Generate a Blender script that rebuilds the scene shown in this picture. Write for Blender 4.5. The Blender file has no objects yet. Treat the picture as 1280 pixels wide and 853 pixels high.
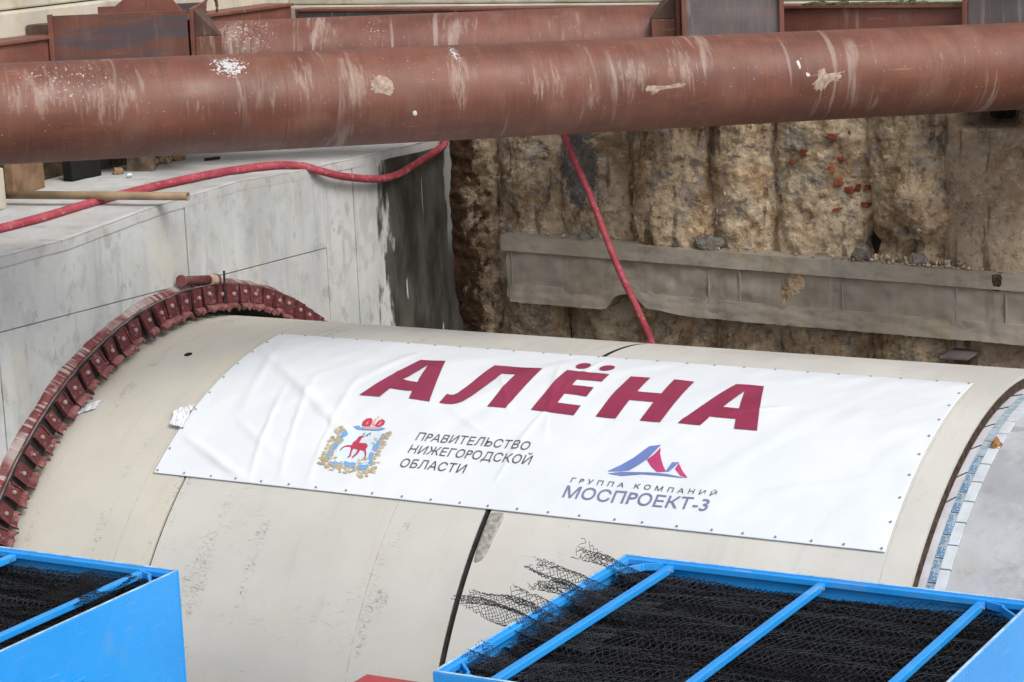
import bpy, bmesh, math, random
import numpy as np
from mathutils import Vector, Matrix, noise
from mathutils.geometry import tessellate_polygon
random.seed(7)
RNG = np.random.default_rng(7)
scn = bpy.context.scene
COL = scn.collection
rad = math.radians

# ------------------------------------------------------------------ camera
cam_d = bpy.data.cameras.new('Camera')
cam = bpy.data.objects.new('Camera', cam_d)
COL.objects.link(cam)
cam_d.sensor_width = 36.0
cam_d.lens = 84.63
cam_d.clip_start = 0.1
cam_d.clip_end = 500
RT = (0.873388148842145, 0.48515660970980695, -0.04261696278451957)
UP = (-0.060777037305489105, 0.19539487600716518, 0.9788396161611522)
FW = (-0.48321764578547655, 0.8523167876353431, -0.200141950416476)
m = Matrix(((RT[0], UP[0], -FW[0], 12.459), (RT[1], UP[1], -FW[1], -16.419),
            (RT[2], UP[2], -FW[2], 11.042), (0, 0, 0, 1)))
cam.matrix_world = m
scn.camera = cam

# ------------------------------------------------------------------ sky, sun, exposure (soft overcast day)
SUN_EL, SUN_AZ = 46.0, 116.0          # azimuth clockwise from +Y
world = bpy.data.worlds.new('World')
scn.world = world
world.use_nodes = True
wn = world.node_tree
wn.nodes.clear()
sky = wn.nodes.new('ShaderNodeTexSky')
sky.sky_type = 'NISHITA'
sky.sun_disc = False
sky.sun_elevation = rad(SUN_EL)
sky.sun_rotation = rad(SUN_AZ)
sky.dust_density = 4.0
sky.ozone_density = 1.0
hs = wn.nodes.new('ShaderNodeHueSaturation')
hs.inputs['Saturation'].default_value = 0.30
bg = wn.nodes.new('ShaderNodeBackground')
bg.inputs['Strength'].default_value = 0.13
wo = wn.nodes.new('ShaderNodeOutputWorld')
wn.links.new(sky.outputs[0], hs.inputs['Color'])
wn.links.new(hs.outputs[0], bg.inputs[0])
wn.links.new(bg.outputs[0], wo.inputs[0])
sun_d = bpy.data.lights.new('Sun', 'SUN')
sun_d.energy = 1.5
sun_d.angle = rad(24)
sun_d.color = (1.0, 0.965, 0.91)
sun = bpy.data.objects.new('Sun', sun_d)
COL.objects.link(sun)
sdir = Vector((math.sin(rad(SUN_AZ)) * math.cos(rad(SUN_EL)), math.cos(rad(SUN_AZ)) * math.cos(rad(SUN_EL)), math.sin(rad(SUN_EL))))
sun.rotation_euler = sdir.to_track_quat('Z', 'Y').to_euler()
sun.location = sdir * 60
scn.view_settings.view_transform = 'Standard'
scn.view_settings.look = 'None'
scn.view_settings.exposure = 0.34
scn.view_settings.gamma = 1.0
scn.view_settings.use_curve_mapping = False

# ------------------------------------------------------------------ material helper
class NM:
    def __init__(s, name, rough=0.7, spec=0.4, metal=0.0):
        s.m = bpy.data.materials.new(name)
        s.m.use_nodes = True
        s.t = s.m.node_tree
        s.b = s.t.nodes['Principled BSDF']
        s.b.inputs['Roughness'].default_value = rough
        s.b.inputs['Specular IOR Level'].default_value = spec
        s.b.inputs['Metallic'].default_value = metal
        s.geo = None
        s.tc = None
    def n(s, ty): return s.t.nodes.new(ty)
    def put(s, sock, v):
        if isinstance(v, bpy.types.NodeSocket): s.t.links.new(v, sock)
        elif isinstance(v, (tuple, list)) and len(v) == 3 and sock.type == 'RGBA': sock.default_value = (*v, 1)
        else: sock.default_value = v
    def world(s):
        if not s.geo: s.geo = s.n('ShaderNodeNewGeometry')
        return s.geo.outputs['Position']
    def obj(s):
        if not s.tc: s.tc = s.n('ShaderNodeTexCoord')
        return s.tc.outputs['Object']
    def mapped(s, co, scale=(1, 1, 1), loc=(0, 0, 0), rot=(0, 0, 0)):
        mp = s.n('ShaderNodeMapping')
        s.put(mp.inputs[0], co)
        mp.inputs['Scale'].default_value = scale
        mp.inputs['Location'].default_value = loc
        mp.inputs['Rotation'].default_value = rot
        return mp.outputs[0]
    def noise(s, co, scale=5, detail=5, rough=0.55, dist=0.0):
        k = s.n('ShaderNodeTexNoise')
        s.put(k.inputs['Vector'], co)
        k.inputs['Scale'].default_value = scale
        k.inputs['Detail'].default_value = detail
        k.inputs['Roughness'].default_value = rough
        k.inputs['Distortion'].default_value = dist
        return k.outputs['Fac']
    def voro(s, co, scale=5, feature='F1', rnd=1.0):
        k = s.n('ShaderNodeTexVoronoi')
        k.feature = feature
        s.put(k.inputs['Vector'], co)
        k.inputs['Scale'].default_value = scale
        k.inputs['Randomness'].default_value = rnd
        return k.outputs['Distance']
    def rng(s, f, a, b, c=0.0, d=1.0):
        k = s.n('ShaderNodeMapRange')
        k.interpolation_type = 'SMOOTHSTEP'
        s.put(k.inputs['Value'], f)
        k.inputs['From Min'].default_value = a
        k.inputs['From Max'].default_value = b
        k.inputs['To Min'].default_value = c
        k.inputs['To Max'].default_value = d
        return k.outputs['Result']
    def math(s, op, a, b=0.0, clamp=False):
        k = s.n('ShaderNodeMath')
        k.operation = op
        k.use_clamp = clamp
        s.put(k.inputs[0], a)
        s.put(k.inputs[1], b)
        return k.outputs[0]
    def mul(s, a, b): return s.math('MULTIPLY', a, b)
    def mix(s, f, a, b):
        k = s.n('ShaderNodeMix')
        k.data_type = 'RGBA'
        s.put(k.inputs['Factor'], f)
        s.put(k.inputs[6], a)
        s.put(k.inputs[7], b)
        return k.outputs[2]
    def xyz(s, co):
        k = s.n('ShaderNodeSeparateXYZ')
        s.put(k.inputs[0], co)
        return k.outputs
    def comb(s, x, y, z):
        k = s.n('ShaderNodeCombineXYZ')
        for i, v in enumerate((x, y, z)): s.put(k.inputs[i], v)
        return k.outputs[0]
    def bump(s, h, strength=0.3, dist=0.01):
        k = s.n('ShaderNodeBump')
        k.inputs['Strength'].default_value = strength
        k.inputs['Distance'].default_value = dist
        s.put(k.inputs['Height'], h)
        s.t.links.new(k.outputs[0], s.b.inputs['Normal'])
    def out(s, col=None, rough=None):
        if col is not None: s.put(s.b.inputs['Base Color'], col)
        if rough is not None: s.put(s.b.inputs['Roughness'], rough)
        return s.m

def plain(name, col, rough=0.6, spec=0.4, metal=0.0, var=0.12, scale=6.0, bump=0.0):
    k = NM(name, rough, spec, metal)
    f = k.noise(k.world(), scale, 4)
    c = k.mix(k.rng(f, 0.3, 0.7), tuple(v * (1 - var) for v in col), tuple(min(1, v * (1 + var)) for v in col))
    if bump: k.bump(f, bump, 0.01)
    return k.out(c)

def m_concrete(name, base=(0.38, 0.38, 0.37), streak=0.5, wet=False, tone=0.0):
    k = NM(name, 0.85, 0.3)
    w = k.world()
    big = k.noise(k.mapped(w, (1, 1, 0.6)), 1.3, 5, 0.6)
    med = k.noise(w, 7, 6, 0.65)
    fine = k.noise(w, 60, 4, 0.6)
    st = k.noise(k.mapped(w, (9, 9, 0.7)), 1.0, 5, 0.6)
    b = base
    c = k.mix(k.rng(big, 0.3, 0.7), tuple(v * 0.84 for v in b), tuple(min(1, v * 1.18) for v in b))
    c = k.mix(k.mul(k.rng(med, 0.52, 0.75), 0.55), c, (b[0] * 0.72, b[1] * 0.70, b[2] * 0.66))
    c = k.mix(k.mul(k.rng(st, 0.55, 0.72), streak), c, (b[0] * 1.22, b[1] * 1.2, b[2] * 1.13))
    c = k.mix(k.mul(k.rng(st, 0.45, 0.30), streak * 0.7), c, (b[0] * 0.70, b[1] * 0.71, b[2] * 0.72))
    blot = k.noise(k.mapped(w, (1, 2.6, 1.4)), 2.2, 6, 0.55)
    c = k.mix(k.mul(k.rng(blot, 0.63, 0.67), 0.55), c, (b[0] * 0.62, b[1] * 0.62, b[2] * 0.60))
    warm = k.noise(k.mapped(w, (1, 1, 0.5), (5, 3, 1)), 1.6, 5, 0.6)
    c = k.mix(k.mul(k.rng(warm, 0.50, 0.66), 0.5), c, (b[0] * 1.08, b[1] * 0.99, b[2] * 0.80))
    grime = k.noise(k.mapped(w, (1, 1.2, 0.8), (2, 9, 4)), 3.4, 7, 0.7, 0.3)
    c = k.mix(k.mul(k.rng(grime, 0.53, 0.64), 0.40), c, (b[0] * 0.62, b[1] * 0.61, b[2] * 0.58))
    c = k.mix(k.mul(k.rng(fine, 0.58, 0.75), 0.30), c, (b[0] * 0.6, b[1] * 0.6, b[2] * 0.58))
    pit = k.rng(k.voro(w, 24), 0.10, 0.05)
    pitm = k.mul(pit, k.rng(k.noise(w, 2.5, 2), 0.55, 0.62))
    c = k.mix(k.mul(pitm, 0.7), c, (0.12, 0.12, 0.11))
    r = 0.85
    if wet:
        # dark damp coating at the corner with pale unwashed streaks: a stain with its own ragged edge
        X = k.xyz(w)
        edge = k.noise(k.mapped(w, (1, 3.0, 0.9)), 1.6, 7, 0.62, 0.3)
        wid = k.math('ADD', X[1], k.mul(k.math('SUBTRACT', edge, 0.5), 1.5))
        mask = k.rng(wid, 3.20, 3.40)
        sl = k.noise(k.mapped(w, (1, 10.5, 0.85), (0, 1.3, 3)), 1.0, 3, 0.55)
        slits = k.mul(k.rng(sl, 0.635, 0.66), k.rng(k.noise(w, 2.3, 3), 0.44, 0.50))
        mask = k.mul(mask, k.math('SUBTRACT', 1.0, slits))
        rim_ = k.mul(k.mul(k.rng(k.math('ADD', X[1], k.mul(k.math('SUBTRACT', edge, 0.5), .2)), 4.50, 4.52), k.rng(X[2], 6.9, 7.3)), 0.55)
        mask = k.math('SUBTRACT', mask, rim_, True)
        dk = k.mix(k.rng(k.noise(k.mapped(w, (1, 2.2, 0.8)), 1.5, 6, 0.6), 0.35, 0.65), (0.030, 0.028, 0.024), (0.095, 0.092, 0.082))
        c = k.mix(mask, c, dk)
        r = k.rng(mask, 0, 1, 0.85, 0.5)
    h = k.math('ADD', k.mul(med, 0.6), k.mul(fine, 0.35))
    h = k.math('SUBTRACT', h, k.mul(pitm, 0.6))
    k.bump(h, 0.35, 0.012)
    return k.out(c, r)

def m_rust(name, base=(0.19, 0.066, 0.046), dust=0.5, axis_scale=(10, 0.9, 0.9), mill=False, scuffs=None, spatter=None):
    k = NM(name, 0.55, 0.45)
    o = k.obj()
    big = k.noise(k.mapped(o, (0.8, 1.5, 1.5)), 2.0, 5)
    c = k.mix(k.rng(big, 0.3, 0.7), tuple(v * 0.78 for v in base), tuple(v * 1.2 for v in base))
    gr = k.noise(k.mapped(o, (45, 3.0, 3.0)), 1.0, 4, 0.6)
    c = k.mix(k.mul(k.rng(gr, 0.5, 0.75), 0.5), c, (base[0] * 1.35, base[1] * 1.5, base[2] * 1.3))
    c = k.mix(k.mul(k.rng(gr, 0.5, 0.25), 0.45), c, tuple(v * 0.62 for v in base))
    orange = k.noise(k.mapped(o, (1.2, 4, 4), (3, 1, 2)), 2.2, 6, 0.6)
    c = k.mix(k.mul(k.rng(orange, 0.56, 0.72), 0.45), c, (0.22, 0.08, 0.040))
    if mill:
        band = k.noise(k.mapped(o, (0.5, 0.5, 7.0)), 1.3, 4, 0.5, 0.4)
        c = k.mix(k.mul(k.rng(band, 0.52, 0.62), 0.8), c, (0.055, 0.05, 0.062))
    # splashes and dried drips of cement running round the pipe
    drip = k.noise(k.mapped(o, axis_scale), 1.0, 5, 0.6, 0.6)
    area = k.noise(k.mapped(o, (0.9, 0.5, 0.5), (2, 0, 0)), 1.6, 3)
    dm = k.mul(k.rng(drip, 0.57, 0.66), k.rng(area, 0.48, 0.60))
    c = k.mix(k.mul(dm, dust), c, (0.42, 0.35, 0.31))
    haze = k.noise(k.mapped(o, (2.5, 1.2, 1.2), (9, 0, 4)), 1.4, 6, 0.6)
    c = k.mix(k.mul(k.rng(haze, 0.50, 0.72), dust * 0.6), c, (0.27, 0.165, 0.125))
    sp = k.rng(k.voro(o, 38), 0.13, 0.08)
    sp = k.mul(sp, k.rng(k.noise(o, 2.1, 3), 0.60, 0.68))
    c = k.mix(k.mul(sp, 0.9 * dust), c, (0.6, 0.57, 0.53))
    scr = k.noise(k.mapped(o, (3, 38, 38), (1, 5, 2), (0.3, 0.2, 0.1)), 1.0, 3, 0.5)
    c = k.mix(k.mul(k.rng(scr, 0.70, 0.76), 0.5 * dust), c, (0.45, 0.38, 0.34))
    if scuffs or spatter:
        X = k.xyz(o)
        phi = k.math('ARCTAN2', X[2], k.mul(X[1], -1.0))
        def field(lst):
            E = None
            for s_, p_, rs, rp, st_ in lst:
                a = k.mul(k.math('SUBTRACT', X[0], s_), 1 / rs)
                b_ = k.mul(k.math('SUBTRACT', phi, rad(p_)), 1 / rad(rp))
                e = k.mul(k.math('SUBTRACT', 1.0, k.math('ADD', k.mul(a, a), k.mul(b_, b_)), True), st_)
                E = e if E is None else k.math('MAXIMUM', E, e)
            return E
    if scuffs:
        pc = k.comb(k.mul(X[0], 24.0), k.mul(phi, 1.7), 0.0)
        n_s = k.noise(pc, 1.0, 7, 0.66, 0.5)
        pf = k.noise(k.comb(k.mul(X[0], 40.0), k.mul(phi, 9.0), 4.0), 1.0, 4, 0.6)
        v = k.math('ADD', k.mul(field(scuffs), 0.60), k.mul(k.math('SUBTRACT', n_s, 0.5), 2.1))
        mk = k.mul(k.rng(v, 0.30, 0.62), k.rng(pf, 0.25, 0.6, 0.45, 1.0))
        c = k.mix(k.mul(mk, 0.40), c, (0.38, 0.30, 0.255))
    if spatter:
        n_d = k.noise(o, 46, 4, 0.7)
        v = k.math('ADD', k.mul(field(spatter), 0.6), k.mul(k.math('SUBTRACT', n_d, 0.5), 2.4))
        c = k.mix(k.mul(k.rng(v, 0.42, 0.52), 0.9), c, (0.55, 0.56, 0.57))
    k.bump(k.math('ADD', k.mul(gr, 0.25), k.math('ADD', k.mul(dm, 0.6), k.mul(orange, 0.35))), 0.25, 0.008)
    return k.out(c, k.rng(haze, 0.3, 0.7, 0.44, 0.66))

def m_shield(name, base, scrib=1.0):
    """cream paint on the shield skin: scuffs, marker scribbles in columns, dirt"""
    k = NM(name, 0.5, 0.4)
    w = k.world()
    X = k.xyz(w)
    th = k.math('ARCTAN2', k.mul(X[1], -1.0), k.math('SUBTRACT', X[2], 4.0))
    arc = k.mul(th, 3.16)
    uv = k.comb(X[0], arc, 0.0)
    big = k.noise(uv, 0.9, 5, 0.6)
    c = k.mix(k.rng(big, 0.3, 0.7), tuple(v * 0.93 for v in base), tuple(min(1, v * 1.05) for v in base))
    yel = k.noise(k.mapped(uv, (1, 0.5, 1), (3, 7, 0)), 1.3, 5, 0.65)
    c = k.mix(k.mul(k.rng(yel, 0.52, 0.75), 0.5), c, (base[0] * 0.97, base[1] * 0.92, base[2] * 0.76))
    # short scuffs lying along the axis
    sc = k.noise(k.mapped(uv, (5, 42, 1), (0, 0, 2), (0, 0, 0.12)), 1.0, 4, 0.65, 0.4)
    scm = k.mul(k.rng(sc, 0.645, 0.70), k.rng(k.noise(uv, 2.6, 4), 0.5, 0.62))
    c = k.mix(k.mul(scm, 0.5 * scrib), c, (0.20, 0.19, 0.18))
    # columns of faint marker handwriting that run round the skin
    colm = k.rng(k.noise(k.mapped(uv, (3.4, 0.22, 1), (0.6, 0, 0)), 1.0, 1), 0.555, 0.61)
    gap = k.rng(k.noise(k.mapped(uv, (2, 1.6, 1), (4, 2, 0)), 1.5, 3), 0.47, 0.54)
    ink = k.math('ABSOLUTE', k.math('SUBTRACT', k.noise(k.mapped(uv, (11, 24, 1)), 1.0, 2, 0.5, 1.1), 0.5))
    inkm = k.mul(k.mul(k.rng(ink, 0.026, 0.008), colm), gap)
    c = k.mix(k.mul(inkm, 0.75 * scrib), c, (0.10, 0.10, 0.11))
    ink2 = k.math('ABSOLUTE', k.math('SUBTRACT', k.noise(k.mapped(uv, (4, 15, 1), (7, 3, 0)), 1.0, 3, 0.5, 0.7), 0.5))
    ink2m = k.mul(k.rng(ink2, 0.010, 0.003), k.rng(k.noise(uv, 1.7, 3), 0.55, 0.63))
    c = k.mix(k.mul(ink2m, 0.35 * scrib), c, (0.16, 0.16, 0.16))
    fine = k.noise(uv, 90, 3)
    drt = k.noise(k.mapped(uv, (6, 1.0, 1), (2, 5, 0)), 1.0, 6, 0.65)
    c = k.mix(k.mul(k.rng(drt, 0.54, 0.70), 0.16), c, (base[0] * 0.66, base[1] * 0.60, base[2] * 0.48))
    k.bump(k.math('ADD', k.mul(k.noise(uv, 1.6, 3), 0.9), k.mul(fine, 0.03)), 0.22, 0.03)
    return k.out(c, k.rng(big, 0.3, 0.7, 0.42, 0.58))

def m_soil(name, a=(0.30, 0.195, 0.115), b=(0.62, 0.485, 0.335), grey=(0.33, 0.32, 0.31), dark=(0.045, 0.030, 0.018), ga=0.6, patch=None, fade=None):
    k = NM(name, 0.95, 0.12)
    w = k.world()
    n1 = k.noise(w, 1.9, 8, 0.68, 0.4)
    n2 = k.noise(k.mapped(w, (1, 1, 0.8), (4, 0, 2)), 3.6, 8, 0.68, 0.5)
    n3 = k.noise(w, 19, 8, 0.75)
    n4 = k.noise(k.mapped(w, (1, 1, 1), (9, 2, 5)), 8.5, 7, 0.7, 0.3)
    c = k.mix(k.rng(n1, 0.40, 0.58), a, b)
    c = k.mix(k.mul(k.rng(n4, 0.54, 0.62), 0.6), c, (min(1, b[0] * 1.35), b[1] * 1.32, b[2] * 1.25))
    c = k.mix(k.mul(k.rng(n2, 0.55, 0.585), ga), c, grey)
    c = k.mix(k.mul(k.rng(n4, 0.45, 0.40), 0.55), c, tuple(v * 0.5 for v in a))
    crk = k.math('ABSOLUTE', k.math('SUBTRACT', k.noise(k.mapped(w, (1, 1, 1.7), (2, 8, 1)), 1.5, 6, 0.62, 0.5), 0.5))
    crm = k.mul(k.rng(crk, 0.020, 0.004), k.rng(n2, 0.47, 0.54))
    c = k.mix(k.mul(crm, 0.28), c, (0.07, 0.045, 0.028))
    c = k.mix(k.mul(k.rng(n3, 0.55, 0.75), 0.55), c, (min(1, b[0] * 1.3), b[1] * 1.3, b[2] * 1.25))
    c = k.mix(k.mul(k.rng(n3, 0.47, 0.30), 0.75), c, tuple(v * 0.42 for v in a))
    st = k.noise(k.mapped(w, (6, 6, 1.0), (1, 1, 1)), 1.0, 6, 0.6, 0.5)
    c = k.mix(k.mul(k.rng(st, 0.57, 0.66), 0.65), c, dark)
    rs = k.noise(k.mapped(w, (1, 1, 0.7), (7, 3, 8)), 2.7, 5)
    c = k.mix(k.mul(k.rng(rs, 0.56, 0.66), 0.40), c, (a[0] * 1.05, a[1] * 0.85, a[2] * 0.62))
    hole = k.mul(k.rng(n4, 0.36, 0.31), k.rng(n2, 0.40, 0.52))
    c = k.mix(k.mul(hole, 0.9), c, (0.02, 0.015, 0.01))
    if fade is not None:   # the wet stain ends in a ragged edge on dry earth
        xf = k.math('ADD', k.xyz(w)[0], k.mul(k.math('SUBTRACT', n2, 0.5), 1.3))
        c = k.mix(k.rng(xf, fade, fade + 0.12), c, k.mix(k.rng(n4, 0.42, 0.58), (0.20, 0.14, 0.09), (0.44, 0.345, 0.24)))
    if patch:
        (px, pz, rx, rz) = patch
        X = k.xyz(w)
        dx = k.mul(k.math('SUBTRACT', X[0], px), 1 / rx)
        dz = k.mul(k.math('SUBTRACT', X[2], pz), 1 / rz)
        d = k.math('ADD', k.mul(dx, dx), k.mul(dz, dz))
        d = k.math('ADD', d, k.mul(k.math('SUBTRACT', n4, 0.5), 4.5))
        c = k.mix(k.mul(k.rng(d, 1.15, 0.70), 0.85), c, k.mix(k.rng(n3, 0.35, 0.7), (0.09, 0.092, 0.096), (0.20, 0.20, 0.205)))
    k.bump(k.math('SUBTRACT', k.math('ADD', k.mul(n4, 0.7), k.mul(n3, 0.9)), k.mul(crm, 0.2)), 1.0, 0.045)
    return k.out(c)

def m_blue():
    k = NM('blue_paint', 0.22, 0.6)
    w = k.world()
    n = k.noise(w, 1.4, 4)
    c = k.mix(k.rng(n, 0.3, 0.7), (0.020, 0.29, 0.78), (0.026, 0.33, 0.84))
    st = k.noise(k.mapped(w, (10, 10, 0.8)), 1.0, 4)
    c = k.mix(k.mul(k.rng(st, 0.62, 0.78), 0.12), c, (0.20, 0.42, 0.68))
    sc = k.noise(k.mapped(w, (18, 18, 40)), 1.0, 4, 0.7)
    c = k.mix(k.mul(k.rng(sc, 0.68, 0.72), 0.55), c, (0.09, 0.10, 0.12))
    sc2 = k.noise(k.mapped(w, (3, 3, 60), (4, 1, 0), (0.25, 0.1, 0)), 1.0, 3, 0.5)
    c = k.mix(k.mul(k.rng(sc2, 0.66, 0.70), 0.22), c, (0.35, 0.50, 0.66))
    dst = k.noise(w, 3.2, 7, 0.7)
    c = k.mix(k.mul(k.rng(dst, 0.52, 0.72), 0.16), c, (0.30, 0.36, 0.40))
    k.bump(k.math('ADD', n, k.mul(dst, 0.25)), 0.22, 0.03)
    return k.out(c, k.rng(dst, 0.3, 0.7, 0.2, 0.38))

def m_banner():
    k = NM('banner_vinyl', 0.42, 0.45)
    w = k.world()
    n = k.noise(k.mapped(w, (1, 1, 1)), 1.6, 5)
    c = k.mix(k.rng(n, 0.3, 0.7), (0.655, 0.695, 0.735), (0.70, 0.735, 0.765))
    k.bump(k.noise(w, 9, 4, 0.6), 0.10, 0.02)
    return k.out(c)

def m_print(name, col, rough=0.42):
    k = NM(name, rough, 0.45)
    n = k.noise(k.world(), 3.0, 4)
    return k.out(k.mix(k.rng(n, 0.3, 0.7), tuple(v * 0.9 for v in col), tuple(min(1, v * 1.12) for v in col)))

def m_ring(name, base=(0.165, 0.034, 0.040), streaky=False):
    k = NM(name, 0.6, 0.35)
    w = k.world()
    n = k.noise(w, 9, 5, 0.6)
    c = k.mix(k.rng(n, 0.3, 0.7), tuple(v * 0.75 for v in base), tuple(v * 1.25 for v in base))
    d = k.noise(w, 30, 5, 0.65)
    c = k.mix(k.mul(k.rng(d, 0.56, 0.70), 0.55), c, (0.36, 0.27, 0.25))
    if streaky:
        X = k.xyz(w)
        th = k.math('ARCTAN2', X[1], k.math('SUBTRACT', X[2], 4.0))
        s1 = k.noise(k.comb(k.mul(th, 95.0), k.mul(X[0], 3.0), 0.0), 1.0, 2, 0.5)
        c = k.mix(k.mul(k.rng(s1, 0.50, 0.60), 0.75), c, (0.40, 0.36, 0.33))
        big = k.noise(w, 2.4, 3)
        c = k.mix(k.mul(k.rng(big, 0.50, 0.66), 0.7), c, (0.36, 0.33, 0.31))
        k.bump(s1, 0.8, 0.02)
    else:
        k.bump(d, 0.3, 0.004)
    return k.out(c)

MAT = {}
MAT['concrete'] = m_concrete('headwall_concrete', (0.44, 0.455, 0.455), 0.75, wet=True)
MAT['concrete_top'] = m_concrete('ledge_concrete', (0.43, 0.435, 0.435), 0.25)
MAT['cap'] = m_concrete('capping_concrete', (0.46, 0.43, 0.37), 0.35)
MAT['beam_conc'] = m_concrete('beam_concrete', (0.275, 0.245, 0.205), 0.5)
MAT['beam_rough'] = m_concrete('beam_rough_concrete', (0.262, 0.236, 0.200), 0.9)
MAT['floor'] = m_concrete('floor_concrete', (0.25, 0.24, 0.22), 0.0)
MAT['rust'] = m_rust('red_oxide_pipe', (0.146, 0.054, 0.035), 0.40,
    scuffs=[(-3.82, 28, .16, 55, 1.), (-4.2, 32, .13, 55, .8), (-4.45, 15, .08, 35, .6), (-3.0, 20, .12, 75, .9), (-2.3, 10, .28, 35, .7), (-1.95, 0, .10, 40, .7), (-1.62, 22, .22, 45, .8), (-1.18, 25, .15, 45, .9),
            (-5.6, 15, .40, 40, .7), (-6.15, 30, .35, 45, .75), (.55, 22, .12, 20, .5), (1.2, 10, .2, 40, .4), (-5.0, 0, .14, 25, .5)],
    spatter=[(-4.72, 55, .17, 24, 1.), (-5.9, 50, .5, 45, .30), (-2.98, 62, .06, 22, .7)])
MAT['rust_far'] = m_rust('red_oxide_short_pipe', (0.15, 0.056, 0.040), 0.5, scuffs=[(-1.7, 40, .35, 60, .9), (-.9, 40, .2, 60, .7), (.3, 40, .4, 60, .6), (1.4, 45, .4, 60, .5)], spatter=[(-1.6, 50, .35, 50, .40), (-.4, 45, .15, 40, .3)])
MAT['rust2'] = m_rust('red_oxide_plate', (0.16, 0.058, 0.042), 0.5, (8, 8, 0.9))
MAT['mill'] = m_rust('mill_scale_plate', (0.125, 0.046, 0.030), 0.45, (8, 8, 0.8), mill=True)
MAT['steel_blue'] = m_rust('blue_grey_plate', (0.115, 0.098, 0.10), 0.4, (8, 8, 0.9))
MAT['rust_dark'] = m_rust('dark_rust_plate', (0.075, 0.038, 0.028), 0.3, (8, 8, 0.9))
MAT['mortar'] = plain('mortar', (0.34, 0.255, 0.205), 0.95, 0.2, var=0.3, scale=25, bump=0.6)
MAT['mortar_white'] = plain('white_splash', (0.62, 0.62, 0.61), 0.9, 0.2, var=0.15, scale=30, bump=0.4)
MAT['mortar_grey'] = plain('grey_mortar', (0.30, 0.285, 0.255), 0.95, 0.2, var=0.3, scale=30, bump=0.7)
MAT['shield_a'] = m_shield('shield_paint_front', (0.535, 0.512, 0.452), 0.7)
MAT['shield_b'] = m_shield('shield_paint_middle', (0.522, 0.514, 0.476), 0.85)
MAT['shield_c'] = m_shield('shield_paint_tail', (0.558, 0.547, 0.512), 0.35)
MAT['seam'] = plain('weld_line', (0.40, 0.38, 0.33), 0.7, var=0.3, scale=20)
MAT['rubber'] = plain('black_rubber', (0.022, 0.021, 0.020), 0.75, 0.3, var=0.4, scale=14, bump=0.3)
MAT['groove'] = plain('rusty_groove', (0.055, 0.036, 0.026), 0.85, 0.2, var=0.5, scale=20, bump=0.5)
MAT['brush_white'] = plain('seal_plate_white', (0.50, 0.50, 0.54), 0.6, var=0.10, scale=7)
MAT['block_white'] = plain('seal_block_white', (0.50, 0.54, 0.58), 0.6, var=0.10, scale=9)
MAT['block_blue'] = plain('label_strip_blue', (0.30, 0.37, 0.42), 0.6, var=0.18, scale=18)
MAT['ink_blue'] = plain('blue_ink', (0.07, 0.19, 0.36), 0.6, var=0.25, scale=30)
MAT['lining'] = m_concrete('lining_concrete', (0.37, 0.385, 0.41), 0.5)
MAT['rust_blob'] = plain('rusty_bolt', (0.30, 0.15, 0.06), 0.9, var=0.6, scale=25, bump=0.6)
MAT['banner'] = m_banner()
MAT['crimson'] = m_print('crimson_print', (0.255, 0.028, 0.072), 0.38)
MAT['text_grey'] = m_print('grey_print', (0.10, 0.105, 0.125))
MAT['text_blue'] = m_print('slate_print', (0.17, 0.19, 0.31))
MAT['logo_blue'] = m_print('logo_blue_print', (0.14, 0.20, 0.46))
MAT['logo_pink'] = m_print('logo_red_print', (0.46, 0.05, 0.16))
MAT['emb_field'] = m_print('emblem_field_print', (0.60, 0.70, 0.79))
MAT['emb_blue'] = m_print('emblem_blue_print', (0.16, 0.34, 0.64))
MAT['emb_gold'] = m_print('emblem_gold_print', (0.50, 0.45, 0.30))
MAT['emb_tan'] = m_print('emblem_tan_print', (0.42, 0.34, 0.20))
MAT['emb_red'] = m_print('emblem_red_print', (0.46, 0.045, 0.09))
MAT['emb_pink'] = m_print('emblem_pink_print', (0.62, 0.32, 0.32))
MAT['ring'] = m_ring('ring_maroon', (0.098, 0.023, 0.026))
MAT['drum'] = m_ring('ring_drum', (0.15, 0.036, 0.040), True)
MAT['ring_dusty'] = m_ring('ring_lip', (0.17, 0.060, 0.058))
MAT['bolt'] = plain('dusty_bolt', (0.30, 0.22, 0.20), 0.6, var=0.2, scale=40)
MAT['grey_strip'] = plain('grey_strip', (0.14, 0.12, 0.115), 0.7, var=0.3, scale=12)
MAT['soil'] = m_soil('pile_soil')
MAT['soil_b'] = m_soil('pile_soil_patched', (0.33, 0.235, 0.15), (0.60, 0.49, 0.365), patch=(1.26, 7.92, 0.24, 0.46))
MAT['soil_c'] = m_soil('pile_soil_pale', (0.37, 0.255, 0.155), (0.68, 0.55, 0.395), ga=0.6)
MAT['soil_d'] = m_soil('pile_soil_smooth', (0.38, 0.285, 0.20), (0.50, 0.395, 0.29), ga=0.25)
MAT['soil_wet'] = m_soil('wet_brown_soil', (0.042, 0.024, 0.015), (0.10, 0.055, 0.033), (0.09, 0.078, 0.065), (0.016, 0.011, 0.008), 0.3, fade=0.10)
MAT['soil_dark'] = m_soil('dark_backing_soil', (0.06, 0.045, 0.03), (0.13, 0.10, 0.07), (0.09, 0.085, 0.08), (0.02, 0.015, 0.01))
MAT['brick'] = plain('red_brick', (0.19, 0.05, 0.032), 0.9, 0.2, var=0.4, scale=14, bump=0.4)
MAT['brick_o'] = plain('orange_brick', (0.29, 0.09, 0.042), 0.9, 0.2, var=0.3, scale=14, bump=0.4)
MAT['stone'] = m_soil('grey_stone', (0.16, 0.145, 0.13), (0.26, 0.245, 0.225), (0.20, 0.18, 0.15), ga=0.4)
MAT['hose'] = None
k = NM('red_hose', 0.62, 0.35)
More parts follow.
